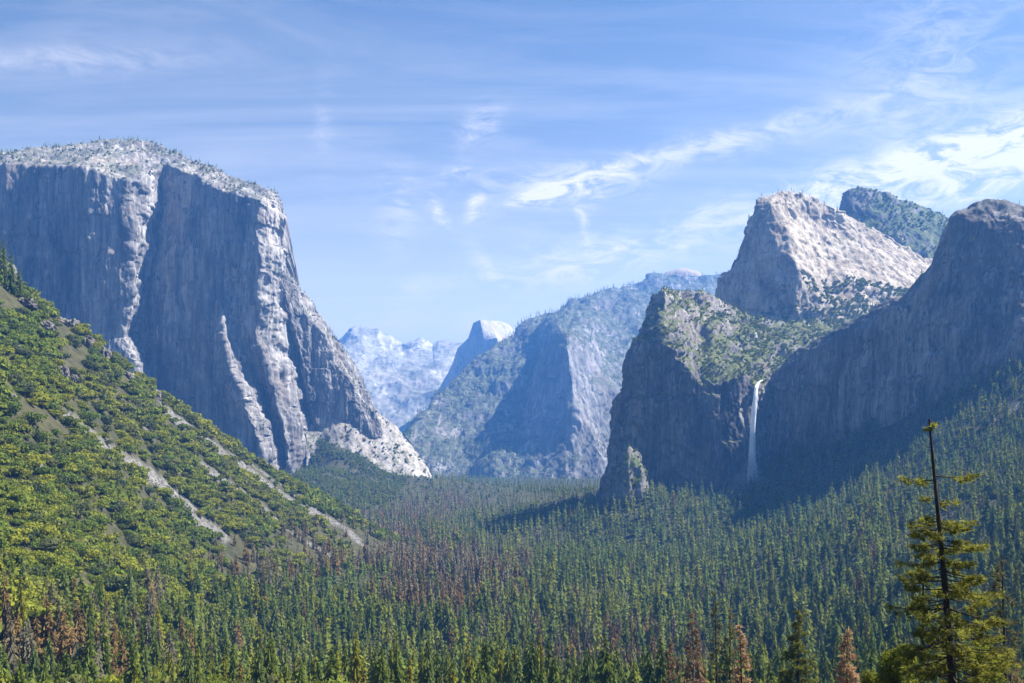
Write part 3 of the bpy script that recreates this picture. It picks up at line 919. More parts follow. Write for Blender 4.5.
for k in (0, 1, 2):
    idx = np.nonzero((kind == k) & (bx > 2) & (bx < 1021) & (top < 672))[0]
    idx = idx[np.argsort(-vis[idx])][:LIMIT[k]]
    single[idx[vis[idx] >= 6]] = True
print('PLANTS', n, [(int((kind == k).sum()), int((single & (kind == k)).sum())) for k in (0, 1, 2)], 'min px', vis[single].min())


# ------------------------------------------------------------------ the rest of the forest: one object per kind
def tile(protos, idx, loc, sc_xy, sc_z, rot, tintv):
    """protos: list of (V,F) unit plants; returns merged arrays"""
    Vs, Fs, Ts, off = [], [], [], 0
    pick = rng.integers(0, len(protos), len(idx))
    for p, (V, Fa) in enumerate(protos):
        ii = idx[pick == p]
        if len(ii) == 0:
            continue
        c, s = np.cos(rot[ii])[:, None], np.sin(rot[ii])[:, None]
        x = (V[None, :, 0] * c - V[None, :, 1] * s) * sc_xy[ii][:, None] + loc[ii, 0][:, None]
        y = (V[None, :, 0] * s + V[None, :, 1] * c) * sc_xy[ii][:, None] + loc[ii, 1][:, None]
        z = V[None, :, 2] * sc_z[ii][:, None] + loc[ii, 2][:, None]
        Vs.append(np.stack([x, y, z], -1).reshape(-1, 3))
        Fs.append((Fa[None] + (np.arange(len(ii)) * len(V))[:, None, None] + off).reshape(-1, Fa.shape[1]))
        Ts.append(np.repeat(tintv[ii], len(V)))
        off += len(ii) * len(V)
    return np.concatenate(Vs), np.concatenate(Fs), np.concatenate(Ts)


LOD = {0: [], 1: [], 2: []}
r2 = np.random.default_rng(5)
for lod, (wh, per, lv) in enumerate(((18, 8, 420), (12, 7, 190), (8, 6, 70))):
    LOD[0].append([skirt_conifer(1, 1, int(wh * r2.uniform(.7, 1.1)), per, r2, r2.uniform(.62, 1.0), cb=r2.uniform(.06, .3), shape=r2.uniform(.5, 1.0)) for _ in range(12)])
    LOD[1].append([skirt_conifer(1, 1, wh, per, r2, .55 if lod < 2 else .7, shape=.7) for _ in range(7)])
    LOD[2].append([leafy(1, 1, 7, lv, (.13, .19, .28)[lod], r2) for _ in range(7)])
loc = np.stack([X_, Y_, pz - .3], -1)
rot = rng.uniform(0, 2 * pi, n)
SN = {0: ('forest', 'con stuff', 'dense mass of smaller dark green conifers filling the valley floor', 'forest'),
      1: ('dead_forest', 'dead stuff', 'brown dead conifers scattered far off through the green forest', 'dead trees'),
      2: ('scrub', 'bush stuff', 'carpet of small yellow green bushes over the left hillside', 'scrub')}
for k in (0, 1, 2):
    parts = []
    off = 0
    for lod, (a, b) in enumerate(((0, 700), (700, 1500), (1500, 9e9))):
        ii = np.nonzero((kind == k) & ~single & (Y_ >= a) & (Y_ < b))[0]
        if len(ii) == 0:
            continue
        V, Fa, Tn = tile(LOD[k][lod], ii, loc, wd, ht, rot, tint)
        parts.append((V, Fa + off, Tn))
        off += len(V)
    V, Fa, Tn = (np.concatenate([p[j] for p in parts]) for j in range(3))
    nm, mt, lb, ct = SN[k]
    tag(obj(nm, mesh_from(nm, V, Fa, M[mt], smooth=False, attrs={'tint': Tn})), lb, ct, kind='stuff')


# trees and scrub on the mountains
def on_net(key, count, zmin, zlim=(-9e9, 9e9), pxl=(-99, 1200), pyl=(0, 683), rows_=None, noise_t=-.1):
    G = NETS[key]
    G = G[1:-1]
    if rows_:
        G = G[:, int(rows_[0] * (G.shape[1] - 10)):int(rows_[1] * (G.shape[1] - 10)) + rows_[2]]
    a, b, c = G[:-1, :-1], G[1:, :-1], G[:-1, 1:]
    nn = np.cross(b - a, c - a)
    ar = np.linalg.norm(nn, axis=-1)
    nz = np.abs(nn[..., 2]) / (ar + 1e-9)
    cpx = HX + a[..., 0] / a[..., 1] * F
    cpy = HY - a[..., 2] / a[..., 1] * F
    w = ar * (nz > zmin) * (cpx > pxl[0]) * (cpx < pxl[1]) * (cpy > pyl[0]) * (cpy < pyl[1])
    w = w * (fbm(a[..., 0] / 45, a[..., 1] / 45, a[..., 2] / 45, 3, 411) > noise_t)
    w = w.ravel()
    if w.sum() == 0:
        return np.zeros((0, 3))
    i = rng.choice(len(w), count, p=w / w.sum())
    A, B, Cc = (q.reshape(-1, 3)[i] for q in (a, b, c))
    f = rng.random((count, 2))
    return A + (B - A) * f[:, :1] + (Cc - A) * f[:, 1:]


def cover(name, label, cat, sets, mat):
    parts, off = [], 0
    for P_, kd, h0, h1, ratio in sets:
        m_ = len(P_)
        if m_ == 0:
            continue
        h_ = rng.uniform(h0, h1, m_)
        V, Fa, Tn = tile(LOD[kd][2], np.arange(m_), P_, h_ * ratio, h_, rng.uniform(0, 2 * pi, m_), rng.random(m_))
        parts.append((V, Fa + off, Tn))
        off += len(V)
    V, Fa, Tn = (np.concatenate([p[j] for p in parts]) for j in range(3))
    tag(obj(name, mesh_from(name, V, Fa, M[mat], smooth=False, attrs={'tint': Tn})), label, cat, kind='stuff')


cover('cliff_top_trees', 'small scattered conifers along the rims of the cliffs', 'trees', [
    (on_net('tall', 480, .35, rows_=(.75, 1, 3)), 0, 10, 22, .14), (on_net('tall', 220, .2, rows_=(.97, 1, 2)), 0, 10, 20, .14),
    (on_net('lower', 170, .45, noise_t=-.6), 0, 7, 15, .15), (on_net('lower', 60, .0, rows_=(.985, 1, 1)), 0, 8, 15, .15),
    (on_net('cath', 260, .45, rows_=(0, .4, 1)), 0, 8, 18, .15), (on_net('cath', 110, .1, rows_=(.97, 1, 2)), 0, 8, 16, .15),
    (on_net('lean', 120, .35, rows_=(.85, 1, 3)), 0, 8, 16, .15), (on_net('lean', 420, .22, rows_=(.2, .9, 1), noise_t=-.05), 0, 5, 12, .17), (on_net('lower', 260, .22, rows_=(.2, .6, 1), noise_t=-.05), 0, 5, 12, .17),
    (on_net('tall', 200, .22, rows_=(.1, .72, 1), noise_t=.0), 0, 7, 14, .17),
    (on_net('backp', 700, .3), 0, 8, 18, .15), (on_net('apron', 260, .3, noise_t=.05), 0, 8, 18, .16), (on_net('spire', 60, .2), 0, 6, 14, .16)], 'con stuff')
cover('ridge_forest', 'dark conifers covering the far wooded ridge and its skyline', 'forest', [
    (on_net('ridge', 2600, .45, pyl=(265, 470)), 0, 25, 45, .13), (on_net('ridge', 420, .0, rows_=(.985, 1, 2)), 0, 25, 45, .13),
    (on_net('ridge', 1500, .3, pyl=(440, 490), noise_t=-.5), 0, 25, 40, .13)], 'con stuff')
cover('ledge_scrub', 'low green scrub on the sunlit tops and ledges of the cliffs', 'scrub', [
    (on_net('lower', 5200, .5, noise_t=-.15, pyl=(285, 400)), 2, 1.8, 4.2, .8), (on_net('lower', 1100, .45, pxl=(740, 870), pyl=(300, 385), noise_t=-.6), 2, 3, 6, .75),
    (on_net('cath', 1700, .35, rows_=(0, .5, 1)), 2, 3, 7, .75), (on_net('backp', 3600, .25), 2, 3, 7, .75), (on_net('tall', 500, .4, rows_=(.75, 1, 2)), 2, 3, 7, .7),
    (on_net('spire', 420, .15, noise_t=-.5), 2, 2.5, 5.5, .7), (on_net('apron', 350, .35), 2, 3, 8, .7)], 'bush stuff')

# talus fan under the tall cliff
xx, yy = rng.uniform(-900, -330, 26000), rng.uniform(2450, 3500, 26000)
zz = H(xx, yy)
qx, qy = HX + xx / yy * F, HY - zz / yy * F
kk = (qx > 296) & (qx < 436) & (zz > FLOOR + 12) & (fbm(xx / 60, yy / 60, .5, 3, 511) > -.12)
Q_ = np.stack([xx, yy, zz], -1)[kk]
kb = rng.random(len(Q_)) < .7
cover('talus_scrub', 'olive scrub over the talus fan below the sunlit prow', 'scrub', [(Q_[kb][:5000], 2, 3, 8, .7)], 'bush stuff')
cover('talus_trees', 'small conifers dotted over the talus fan below the sunlit prow', 'trees', [(Q_[~kb][:1500], 0, 10, 22, .15)], 'con stuff')

# loose boulders in the scree chutes
bp, bs = [], []
for q, w in SCREE:
    for a, b in zip(q[:-1], q[1:]):
        L_ = np.linalg.norm(b - a)
        m_ = int(L_ * w / 9)
        t = rng.random(m_)[:, None]
        p = a + (b - a) * t
        p = p + rng.normal(size=p.shape) * w * .8
        bp.append(p)
bp = np.concatenate(bp)
bp[:, 2] = H(bp[:, 0], bp[:, 1])
bs = rng.uniform(.35, 1.35, len(bp)) * rng.choice([1, 1, 1, 1.6], len(bp))
rocks = []
for _ in range(6):
    v = r2.normal(size=(8, 3))
    import bmesh
    bm = bmesh.new()
    bmesh.ops.create_icosphere(bm, subdivisions=1, radius=1)
    vv = np.array([w_.co[:] for w_ in bm.verts])
    ff = np.array([[q.index for q in f_.verts] for f_ in bm.faces])
    bm.free()
    vv = vv * r2.uniform(.65, 1.2, (len(vv), 1)) * np.array([1.2, .9, .7])
    rocks.append((vv, ff))
V, Fa, Tn = tile(rocks, np.arange(len(bp)), bp, bs, bs, rng.uniform(0, 6.28, len(bp)), rng.random(len(bp)))
tag(obj('rubble', mesh_from('rubble', V, Fa, M['cathedral_granite'], smooth=False)), 'grey boulders strewn down the scree chutes of the left hillside', 'rubble', kind='stuff')
# ------------------------------------------------------------------ single trees
def size_word(h, lo, hi):
    return 'short' if h < lo else ('tall' if h > hi else 'medium')


def where(px, py, Y):
    if Y < 620:
        d = 'at the forest front'
    elif Y < 900:
        d = 'a few rows back'
    else:
        d = 'deep in the forest'
    if px < 110:
        s = 'below the far left hillside'
    elif px < 240:
        s = 'under the bushy hillside'
    elif px < 400:
        s = 'below the scree chutes'
    elif px < 520:
        s = 'beside the brown dead stand'
    elif px < 640:
        s = 'below the hazy middle ridge'
    elif px < 790:
        s = 'below the waterfall'
    elif px < 890:
        s = 'below the dark rock wall'
    else:
        s = 'on the right hand slope'
    return d + ' ' + s


def where_bush(px, py, Y, hl):
    if not hl:
        return 'among conifers ' + ('at far left' if px < 110 else 'below the hillside' if px < 420 else 'on the right slope' if px > 800 else 'in mid valley')
    v = 'high' if py < 400 else ('halfway up' if py < 500 else 'low')
    s = 'at the left edge' if px < 60 else 'by the outcrops' if (px < 120 and py < 350) else 'left of the scree chutes' if px < 170 else 'between the scree chutes' if px < 300 else 'near its toe'
    return v + ' on the hillside ' + s


PROTO = {}
r3 = np.random.default_rng(11)
for c in CON:
    PROTO['con', c] = [(mesh_from('conifer_crown', *skirt_conifer(1, 1, int(r3.integers(20, 28)), 8, r3, .9, 4, cb=r3.uniform(.05, .2), shape=r3.uniform(.6, .95)), M['con ' + c], smooth=False),
                        mesh_from('conifer_trunk', *trunk_arr(1, .017, 6, .002), M['bark'])) for _ in range(4)]
for c in DEAD:
    PROTO['dead', c] = [(mesh_from('dead_conifer_crown', *skirt_conifer(1, 1, 22, 7, r3, .7, 4, cb=.14, shape=.65), M['dead ' + c], smooth=False),
                         mesh_from('dead_conifer_trunk', *trunk_arr(1, .014, 6, .002), M['grey_bark'])) for _ in range(4)]
for c in BUSH:
    PROTO['bush', c] = [(mesh_from('bush_crown', *leafy(1, 1, 10, 900, .085, r3, .05), M['bush ' + c], smooth=False),
                         mesh_from('bush_trunk', *trunk_arr(.5, .05, 5, .02), M['bark'])) for _ in range(4)]
ROOT = {0: ('conifer_tree', 'con', list(CON), 'conifer', 'conifers in the valley forest'),
        1: ('dead_conifer_tree', 'dead', list(DEAD), 'dead tree', 'dead conifers in the valley forest'),
        2: ('broadleaf_bush', 'bush', list(BUSH), 'bush', 'bushes on and below the left hillside')}
seen_first = {}
for i in np.nonzero(single)[0][np.argsort(Y_[single])]:
    k = int(kind[i])
    nm, pk, colors, cat, grp = ROOT[k]
    p_ = [.52, .15, .33] if k == 0 else ([.5, .5] if k == 1 else ([.5, .3, .2] if (hill[i] or bx[i] < 300) else [.2, .45, .35]))
    c = colors[rng.choice(len(colors), p=p_)]
    cm, tm = PROTO[pk, c][rng.integers(4)]
    e = empty(nm, (X_[i], Y_[i], pz[i] - .3))
    e.rotation_euler = (0, 0, rot[i])
    e.scale = (wd[i], wd[i], ht[i])
    if k == 0:
        lb = f'{size_word(ht[i], 22, 31)} {c} conifer {where(bx[i], by[i], Y_[i])}'
    elif k == 1:
        lb = f'{size_word(ht[i], 22, 30)} {c} dead conifer {where(bx[i], by[i], Y_[i])}'
    else:
        lb = f'{"large" if wd[i] > 5.5 else "small"} rounded {c} bush {where_bush(bx[i], by[i], Y_[i], hill[i])}'
    tag(e, lb, cat, grp)
    obj('crown', cm, e)
    t = obj('trunk', tm, e)
    s_ = ht[i] / wd[i]
    t.scale = (s_, s_, 1) if k != 2 else (1, 1, 1)


# ------------------------------------------------------------------ near trees built branch by branch
def tube(path, radii, sides=6):
    path = np.array(path, float)
    V = []
    for k in range(len(path)):
        d = path[min(k + 1, len(path) - 1)] - path[max(k - 1, 0)]
        d /= np.linalg.norm(d) + 1e-9
        u = np.cross(d, (0.3, 0.9, 0.2))
        u /= np.linalg.norm(u)
        v = np.cross(d, u)
        for s in range(sides):
            a = 2 * pi * s / sides
            V.append(path[k] + (u * cos(a) + v * sin(a)) * radii[k])
    return np.array(V), grid_faces(len(path), sides, True)


def tuft(c, d, n_, ln, wid, r):
    """spray of needle bundles round direction d at point c"""
    dd = d[None] * 0.9 + r.normal(size=(n_, 3)) * np.array([.75, .75, .55])
    dd /= np.linalg.norm(dd, axis=1, keepdims=True)
    u = np.cross(dd, r.normal(size=(n_, 3)))
    u /= np.linalg.norm(u, axis=1, keepdims=True) + 1e-9
    l_ = (ln * r.uniform(.5, 1.25, n_))[:, None]
    o_ = c + r.normal(size=(n_, 3)) * ln * .22
    w_ = (wid * r.uniform(.6, 1.4, n_))[:, None]
    return np.stack([o_ - u * w_, o_ + u * w_, o_ + dd * l_], 1).reshape(-1, 3)


def near_tree(name, label, cat, base, topz, tilt, r0, branches, leafmat, barkmat, seed, tufts=(12, 16), ln=.42, wid=.055, dead_twigs=(), group=None):
    """branches: (z, azimuth, length, rise at tip) measured on the trunk; base is the foot of the trunk"""
    r = np.random.default_rng(seed)
    e = empty(name, base)
    tag(e, label, cat, group)
    h = topz - base[2]

    def axis(z):
        t = z / h
        return np.array([tilt[0] * t ** 1.3 + .06 * sin(5 * t), tilt[1] * t, z])
    zs = np.linspace(-.8, h, 26)
    path = [axis(max(z, 0)) if z >= 0 else np.array([0, 0, z]) for z in zs]
    radii = [r0 * (1 - .86 * max(0, z / h) ** .9) * r.uniform(.93, 1.07) + .012 for z in zs]
    V, Q = tube(path, radii, 8)
    BV, BF, LV = [V], [Q], []
    boff = len(V)
    for (z, azm, ln_b, rise, bare) in branches:
        o_ = axis(z)
        d = np.array([sin(azm), cos(azm), 0])
        k = 7
        pth = []
        side = np.array([d[1], -d[0], 0]) * r.uniform(-.12, .12) * ln_b
        for q in range(k):
            t = q / (k - 1)
            pth.append(o_ + d * ln_b * t + side * t * t + np.array([0, 0, rise * ln_b * (t - .2 * t * t) - .22 * ln_b * t * (1 - t)]))
        rb = max(.016, .016 * ln_b + r0 * .03)
        V, Q = tube(pth, [rb * (1 - .8 * q / (k - 1)) for q in range(k)], 5)
        BV.append(V)
        BF.append(Q + boff)
        boff += len(V)
        if bare >= 1:
            continue
        nt_ = max(3, int(tufts[0] * ln_b / 3.0))
        for q in range(nt_):
            t = bare + (1 - bare) * (q + r.random()) / nt_
            f = t * (k - 1)
            i0 = min(int(f), k - 2)
            c = pth[i0] + (pth[i0 + 1] - pth[i0]) * (f - i0)
            spread = (0.10 + .20 * (1 - abs(2 * t - 1.1))) * ln_b
            sd = np.array([d[1], -d[0], 0]) * r.uniform(-1, 1) * spread
            c = c + sd + np.array([0, 0, -abs(r.normal()) * .06 * ln_b])
            dirn = d * .6 + sd / (spread + 1e-6) * .7 + np.array([0, 0, .12])
            LV.append(tuft(c, dirn / np.linalg.norm(dirn), tufts[1], ln, wid, r))
    obj('trunk', mesh_from('trunk', np.concatenate(BV), np.concatenate(BF), barkmat), e)
    if LV:
        LV = np.concatenate(LV)
        obj('crown', mesh_from('crown', LV, np.arange(len(LV)).reshape(-1, 3), leafmat, smooth=False), e)
    return e


M['hero'] = leaf_material('sunlit needles', [(.20, .20, .036), (.20, .20, .036)], .5, True, .6, .8)
M['near green'] = leaf_material('near needles', [(.085, .11, .024), (.13, .14, .028), (.07, .095, .024)], .35, True, .4, 1.5)
M['near dull'] = leaf_material('dull needles', [(.12, .115, .05), (.14, .13, .055)], .3, True, .4, 1.5)
M['near orange'] = leaf_material('orange dry needles', [(.44, .30, .16), (.40, .26, .14)], .35, True, .4, 1.5)
M['near brown'] = leaf_material('brown dry needles', [(.19, .12, .075), (.16, .105, .07)], .3, True, .4, 1.5)


def zat(py, Y):
    return (HY - py) / F * Y


def foot(px, Y):
    x = (px - HX) / F * Y
    return (x, Y, float(H(np.array([x]), np.array([Y]))[0]) - .2)


# the big ragged conifer standing close by on the right
YB = 60.0
rb_ = random.Random(4)
b0 = foot(955.5, YB)
m_px = YB / F
br = []
E_, W_ = pi / 2, -pi / 2
for py, s, ln_px, rise, bare in ((476, E_ + .15, 39, .06, .45), (480, W_ - .1, 33, .08, .25), (483, W_ + .7, 18, .0, .3), (503, E_ - .3, 25, .05, .35), (498, W_ + .6, 14, -.1, .5),
                           (521, W_ - .2, 31, -.02, .15), (522, E_ + .3, 36, .05, .2), (530, W_ + .5, 28, .0, .2), (527, E_ - .6, 26, .0, .2), (545, E_ + .1, 43, .02, .35), (548, W_ + .3, 26, -.12, .4),
                           (562, W_ - .1, 48, .02, .3), (590, E_ + .2, 54, -.04, .3), (608, W_ + .1, 56, .02, .3)):
    br.append((zat(py, YB) - b0[2], s, ln_px * m_px, rise, bare))
for py in (425, 429, 434, 441, 447):
    br.append((zat(py, YB) - b0[2], rb_.choice([E_, W_]) + rb_.uniform(-.9, .9), rb_.uniform(4, 8) * m_px, .15, 1.0 if py > 430 else .2))
for py in (451, 455, 459, 463, 468, 473, 487, 491, 507, 512):
    br.append((zat(py, YB) - b0[2], rb_.uniform(0, 6.28), rb_.uniform(5, 12) * m_px, -.1, 1.0))
for k in range(150):
    py = 515 + 250 * (k / 150) ** .9
    fr = min(1, (py - 500) / 130)
    br.append((zat(py, YB) - b0[2], rb_.uniform(0, 2 * pi), (20 + 34 * fr) * rb_.uniform(.35, 1.2) * m_px, rb_.uniform(-.28, .14), rb_.uniform(.3, .7)))
near_tree('conifer_tree', 'big ragged conifer close by at right with bare broken top and yellow green sprays', 'conifer', b0, zat(419, YB),
          ((931.5 - 955.5) * m_px, .2), .31, br, M['hero'], M['bark'], 21, tufts=(15, 18), ln=.34, wid=.036)


def plain_branches(py0, py1, w0, w1, cnt, Y, bz, seed, bare=(.05, .3), rise=(-.25, .02)):
    r = random.Random(seed)
    out = []
    for k in range(cnt):
        t = (k + r.random()) / cnt
        py = py0 + (py1 - py0) * t ** .85
        out.append((zat(py, Y) - bz, r.uniform(0, 2 * pi), (w0 + (w1 - w0) * t ** .8) * r.uniform(.55, 1.12) * Y / F, r.uniform(*rise), r.uniform(*bare)))
    return out


NEAR = [
    # px, top py, Y, half widths top/bottom px, branches, leaf material, bark, label, category, bare fraction, tuft size
    (921, 538, 78, 4, 20, 46, 'near green', 'bark', 'thin green conifer just behind the big ragged conifer', 'conifer', (.2, .6), 16, .055, (9, 10)),
    (1006, 556, 88, 4, 30, 58, 'near dull', 'bark', 'dull grey green conifer with bare lower trunk at the right edge', 'conifer', (.25, .7), 16, .06, (8, 10)),
    (797, 606, 165, 2, 33, 84, 'near green', 'bark', 'broad green conifer between two orange dry trees at the front', 'conifer', (.05, .3), 20, .11, (12, 11)),
    (742, 622, 175, 2, 20, 60, 'near orange', 'bark', 'orange brown dry conifer next to two bare dark trunks', 'dead tree', (.05, .35), 18, .11, (11, 11)),
    (846, 626, 170, 2, 27, 74, 'near orange', 'bark', 'pale orange dry conifer left of the big ragged conifer', 'dead tree', (.05, .3), 18, .11, (12, 11)),
    (717, 590, 180, 3, 9, 40, 'near dull', 'bark', 'slim conifer with bare dark trunk, left of its leaning twin', 'conifer', (.3, .7), 18, .10, (9, 9)),
    (729, 600, 172, 3, 8, 34, 'near dull', 'bark', 'slim conifer with bare dark trunk, right of its twin', 'conifer', (.3, .7), 18, .10, (9, 9)),
    (694, 610, 210, 2, 18, 60, 'near brown', 'grey_bark', 'brownish thin conifer left of the bare twin trunks', 'dead tree', (.1, .5), 18, .12, (9, 9)),
    (668, 640, 215, 2, 14, 50, 'near brown', 'grey_bark', 'greyish brown dead conifer at the bottom centre right', 'dead tree', (.1, .5), 18, .12, (9, 8)),
    (982, 600, 130, 2, 26, 60, 'near green', 'bark', 'bushy green conifer low behind the big ragged conifer', 'conifer', (.05, .4), 18, .09, (11, 10)),
]
for k, (px, tpy, Y, w0, w1, cnt, lm, bk, lb, cat, bare, nb, wid, tf) in enumerate(NEAR):
    b = foot(px, Y)
    endpy = min(760, HY - (b[2] + 2) / Y * F)
    near_tree('conifer_tree' if cat == 'conifer' else 'dead_conifer_tree', lb, cat, b, zat(tpy, Y), (0.3 * (-1) ** k, 0), .0062 * (zat(tpy, Y) - b[2]) + .12,
              plain_branches(tpy + 3, endpy, w0, w1, cnt, Y, b[2], 50 + k, bare), M[lm], M[bk], 70 + k, tufts=tf, ln=.30 + .0026 * Y, wid=wid)

# bright broadleaf trees round the foot of the big conifer
M['bush near'] = leaf_material('bright leaves', [(.20, .21, .024), (.16, .185, .026)], .4, True, .4, .9)
for px, tpy, Y, wpx, lb in ((899, 634, 74, 20, 'bright yellow green broadleaf tree left of the big conifer trunk'), (986, 640, 80, 18, 'yellow green broadleaf tree right of the big conifer trunk'),
                            (873, 664, 95, 13, 'small golden green broadleaf tree right of the pale orange tree')):
    b = foot(px, Y)
    hgt = zat(tpy, Y) - b[2]
    e = empty('broadleaf_tree', b)
    tag(e, lb, 'tree')
    R = wpx / F * Y
    rr = np.random.default_rng(int(px))
    V, Fa = leafy(hgt * .62, R, 16, 5200, .10, rr, .02)
    V[:, 2] += hgt * .38
    obj('crown', mesh_from('crown', V, Fa, M['bush near'], smooth=False), e)
    V, Q = trunk_arr(hgt * .8, .16, 7, .04)
    obj('trunk', mesh_from('trunk', V, Q, M['bark']), e)

# dark conifers on the rocky shoulder at the left edge
sh = 0
for px, py, hpx, lb in ((3, 282, 50, 'dark conifer at the left edge on the rocky shoulder'), (11, 288, 44, 'dark conifer second from the left edge on the shoulder'), (19, 294, 32, 'small dark conifer lowest on the rocky shoulder'),
                        (75, 318, 13, 'small dark conifer beside the ridge outcrop'), (91, 333, 14, 'dark conifer between the two ridge outcrops'), (60, 308, 12, 'dark conifer left of the ridge outcrop')):
    q = ray_hit(px, py + 6)
    if q is None:
        continue
    e = empty('conifer_tree', tuple(q - np.array((0, 0, .5))))
    hm = hpx / F * q[1]
    e.scale = (hm * .16, hm * .16, hm)
    tag(e, lb, 'conifer')
    cm, tm = PROTO['con', 'dark green'][sh % 4]
    sh += 1
    obj('crown', cm, e)
    t = obj('trunk', tm, e)
    t.scale = (6, 6, 1)

# ------------------------------------------------------------------ rock outcrops on the hillside
def outcrop(px, py, wpx, hpx, label, seed):
    q = ray_hit(px, py)
    if q is None:
        return
    W2, H2 = wpx / F * q[1] / 2 * .95, hpx / F * q[1] * .55
    bm = bmesh.new()
    bmesh.ops.create_icosphere(bm, subdivisions=5, radius=1)
    v = np.array([k.co[:] for k in bm.verts])
    f = np.array([[k.index for k in p.verts] for p in bm.faces])
    bm.free()
    s = np.sign(v) * np.abs(v) ** .8
    s[:, 2] = np.where(s[:, 2] > 0, s[:, 2], s[:, 2] * .6)
    w = np.stack([s[:, 0] * W2, s[:, 1] * W2 * .9, s[:, 2] * H2], -1)
    v2 = np.abs(fbm(w[:, 0] / (W2 * .5) + seed, w[:, 1] / (W2 * .5), w[:, 2] / (H2 * .8), 3, seed + 8))[:, None]
    d = -v * W2 * .7 * v2 + v * (0.55 * W2) * (fbm(w[:, 0] / (W2 * .8) + seed, w[:, 1] / (W2 * .8), w[:, 2] / (H2 * 1.3), 4, seed)[:, None] + .5 * fbm(w[:, 0] / (W2 * .25), w[:, 1] / (W2 * .25), w[:, 2] / (H2 * .7), 3, seed + 3)[:, None])
    w = w + d + np.array([q[0], q[1] + W2 * .3, q[2] - H2 * .15])
    e = obj('rock_outcrop', mesh_from('rock_outcrop', w, f, M['outcrop_rock'], smooth=False))
    tag(e, label, 'rock')


for k, a in enumerate(OUTCROPS):
    outcrop(*a, seed=500 + k)

# ------------------------------------------------------------------ waterfall
def water_material():
    m, nt, _, L = nodes('white_water')
    n_ = noise(nt, mapped(nt, (.5, .5, .05)), 1.0, 6.0, .65)
    c = ramp(nt, n_, [(.35, (.85, .90, .93)), (.6, (.97, .98, .98))])
    d = N(nt, 'ShaderNodeBsdfDiffuse', {'Color': c})
    t = N(nt, 'ShaderNodeBsdfTranslucent', {'Color': c})
    a = N(nt, 'ShaderNodeMixShader', {0: .35, 1: d.outputs[0], 2: t.outputs[0]})
    o_ = N(nt, 'ShaderNodeOutputMaterial')
    nt.links.new(a.outputs[0], o_.inputs[0])
    return m


ctrl = [(762.5, 380.2, 1996, 2.2), (760.5, 381, 1982, 2.4), (758.4, 382.5, 1964, 2.6), (756.6, 387, 1950, 2.8), (755.4, 396, 1940, 2.8), (754, 410, 1934, 3.0), (753, 425, 1930, 3.2), (752.4, 440, 1927, 3.5),
        (752.2, 455, 1925, 4.0), (752.2, 468, 1923, 4.6), (752.4, 480, 1922, 5.6), (753, 492, 1921, 7.0)]
ctrl = np.array(ctrl)
ctrl[:, 3] *= np.array([.7, .8, 1.0, 1.2, 1.4, 1.5, 1.6, 1.7, 1.8, 1.9, 1.9, 1.9])
tt = np.linspace(0, len(ctrl) - 1, 160)
cc = np.stack([np.interp(tt, np.arange(len(ctrl)), ctrl[:, j]) for j in range(4)], -1)
V = []
for k, (px, py, Y, wpx) in enumerate(cc):
    c = np.array(P(px, py, Y - 34 * min(1, k / 20)))
    w2 = wpx / F * Y / 2
    for s in range(28):
        a = 2 * pi * s / 28
        nz_ = 1 + .28 * float(vnoise(a * 2.5, k * .10, 1.5, 9)) * min(1, k / 25) + .25 * float(vnoise(a * 5, k * .35, 7.5, 19)) * (k / 160)
        V.append(c + np.array([cos(a) * w2 * nz_, sin(a) * w2 * .55 * nz_, 0 if k > 20 else sin(a) * .5]))
wf = obj('waterfall', mesh_from('waterfall', np.array(V), grid_faces(160, 28, True), water_material()))
tag(wf, 'tall white waterfall dropping over the dark cliff notch', 'waterfall')


def mist_material(dens):
    m, nt, _, L = nodes('mist')
    pv = N(nt, 'ShaderNodeVolumePrincipled', {'Color': (.95, .96, 1.0, 1), 'Density': dens, 'Anisotropy': 0.1})
    o_ = N(nt, 'ShaderNodeOutputMaterial')
    nt.links.new(pv.outputs[0], o_.inputs['Volume'])
    return m


Vm, Fm, off = [], [], 0
for px, py, Y, rx, rz, s in ((751, 478, 1895, 8, 14, 1), (743, 484, 1885, 9, 9, 2), (736, 490, 1880, 8, 5, 3), (758, 486, 1890, 8, 8, 4)):
    bm = bmesh.new()
    bmesh.ops.create_icosphere(bm, subdivisions=4, radius=1)
    v = np.array([k.co[:] for k in bm.verts])
    f = np.array([[k.index for k in p.verts] for p in bm.faces])
    bm.free()
    v = v * (1 + .45 * fbm(v[:, 0] * 1.3, v[:, 1] * 1.3, v[:, 2] * 1.3 + s * 9, 4, 600 + s))[:, None]
    c = np.array(P(px, py, Y - 34))
    Vm.append(c + v * np.array([rx, rx * .9, rz * 1.25]) / F * Y * 1.25)
    Fm.append(f + off)
    off += len(v)
ms = obj('mist', mesh_from('mist', np.concatenate(Vm), np.concatenate(Fm), mist_material(.022)))
tag(ms, 'white spray drifting at the foot of the waterfall', 'mist', kind='stuff')
# ------------------------------------------------------------------ camera, light, air
cam = bpy.data.cameras.new('camera')
cam.sensor_width = 36
cam.lens = F / 1024 * 36
cam.shift_y = (HY - 341.5) / 1024
cam.clip_start = 0.5
cam.clip_end = 120000
co = link(bpy.data.objects.new('camera', cam))
co.rotation_euler = (radians(90), 0, 0)
scene.camera = co

SUN_AZ, SUN_EL = 78.0, 51.0
sun = bpy.data.lights.new('sun', 'SUN')
sun.energy = 5.0
sun.angle = radians(0.53)
sun.color = (1.0, 0.955, 0.88)
so = link(bpy.data.objects.new('sun', sun))
from mathutils import Vector
sd = Vector((cos(radians(SUN_EL)) * sin(radians(SUN_AZ)), cos(radians(SUN_EL)) * cos(radians(SUN_AZ)), sin(radians(SUN_EL))))
so.rotation_euler = sd.to_track_quat('Z', 'Y').to_euler()
so.location = (0, 0, 3000)

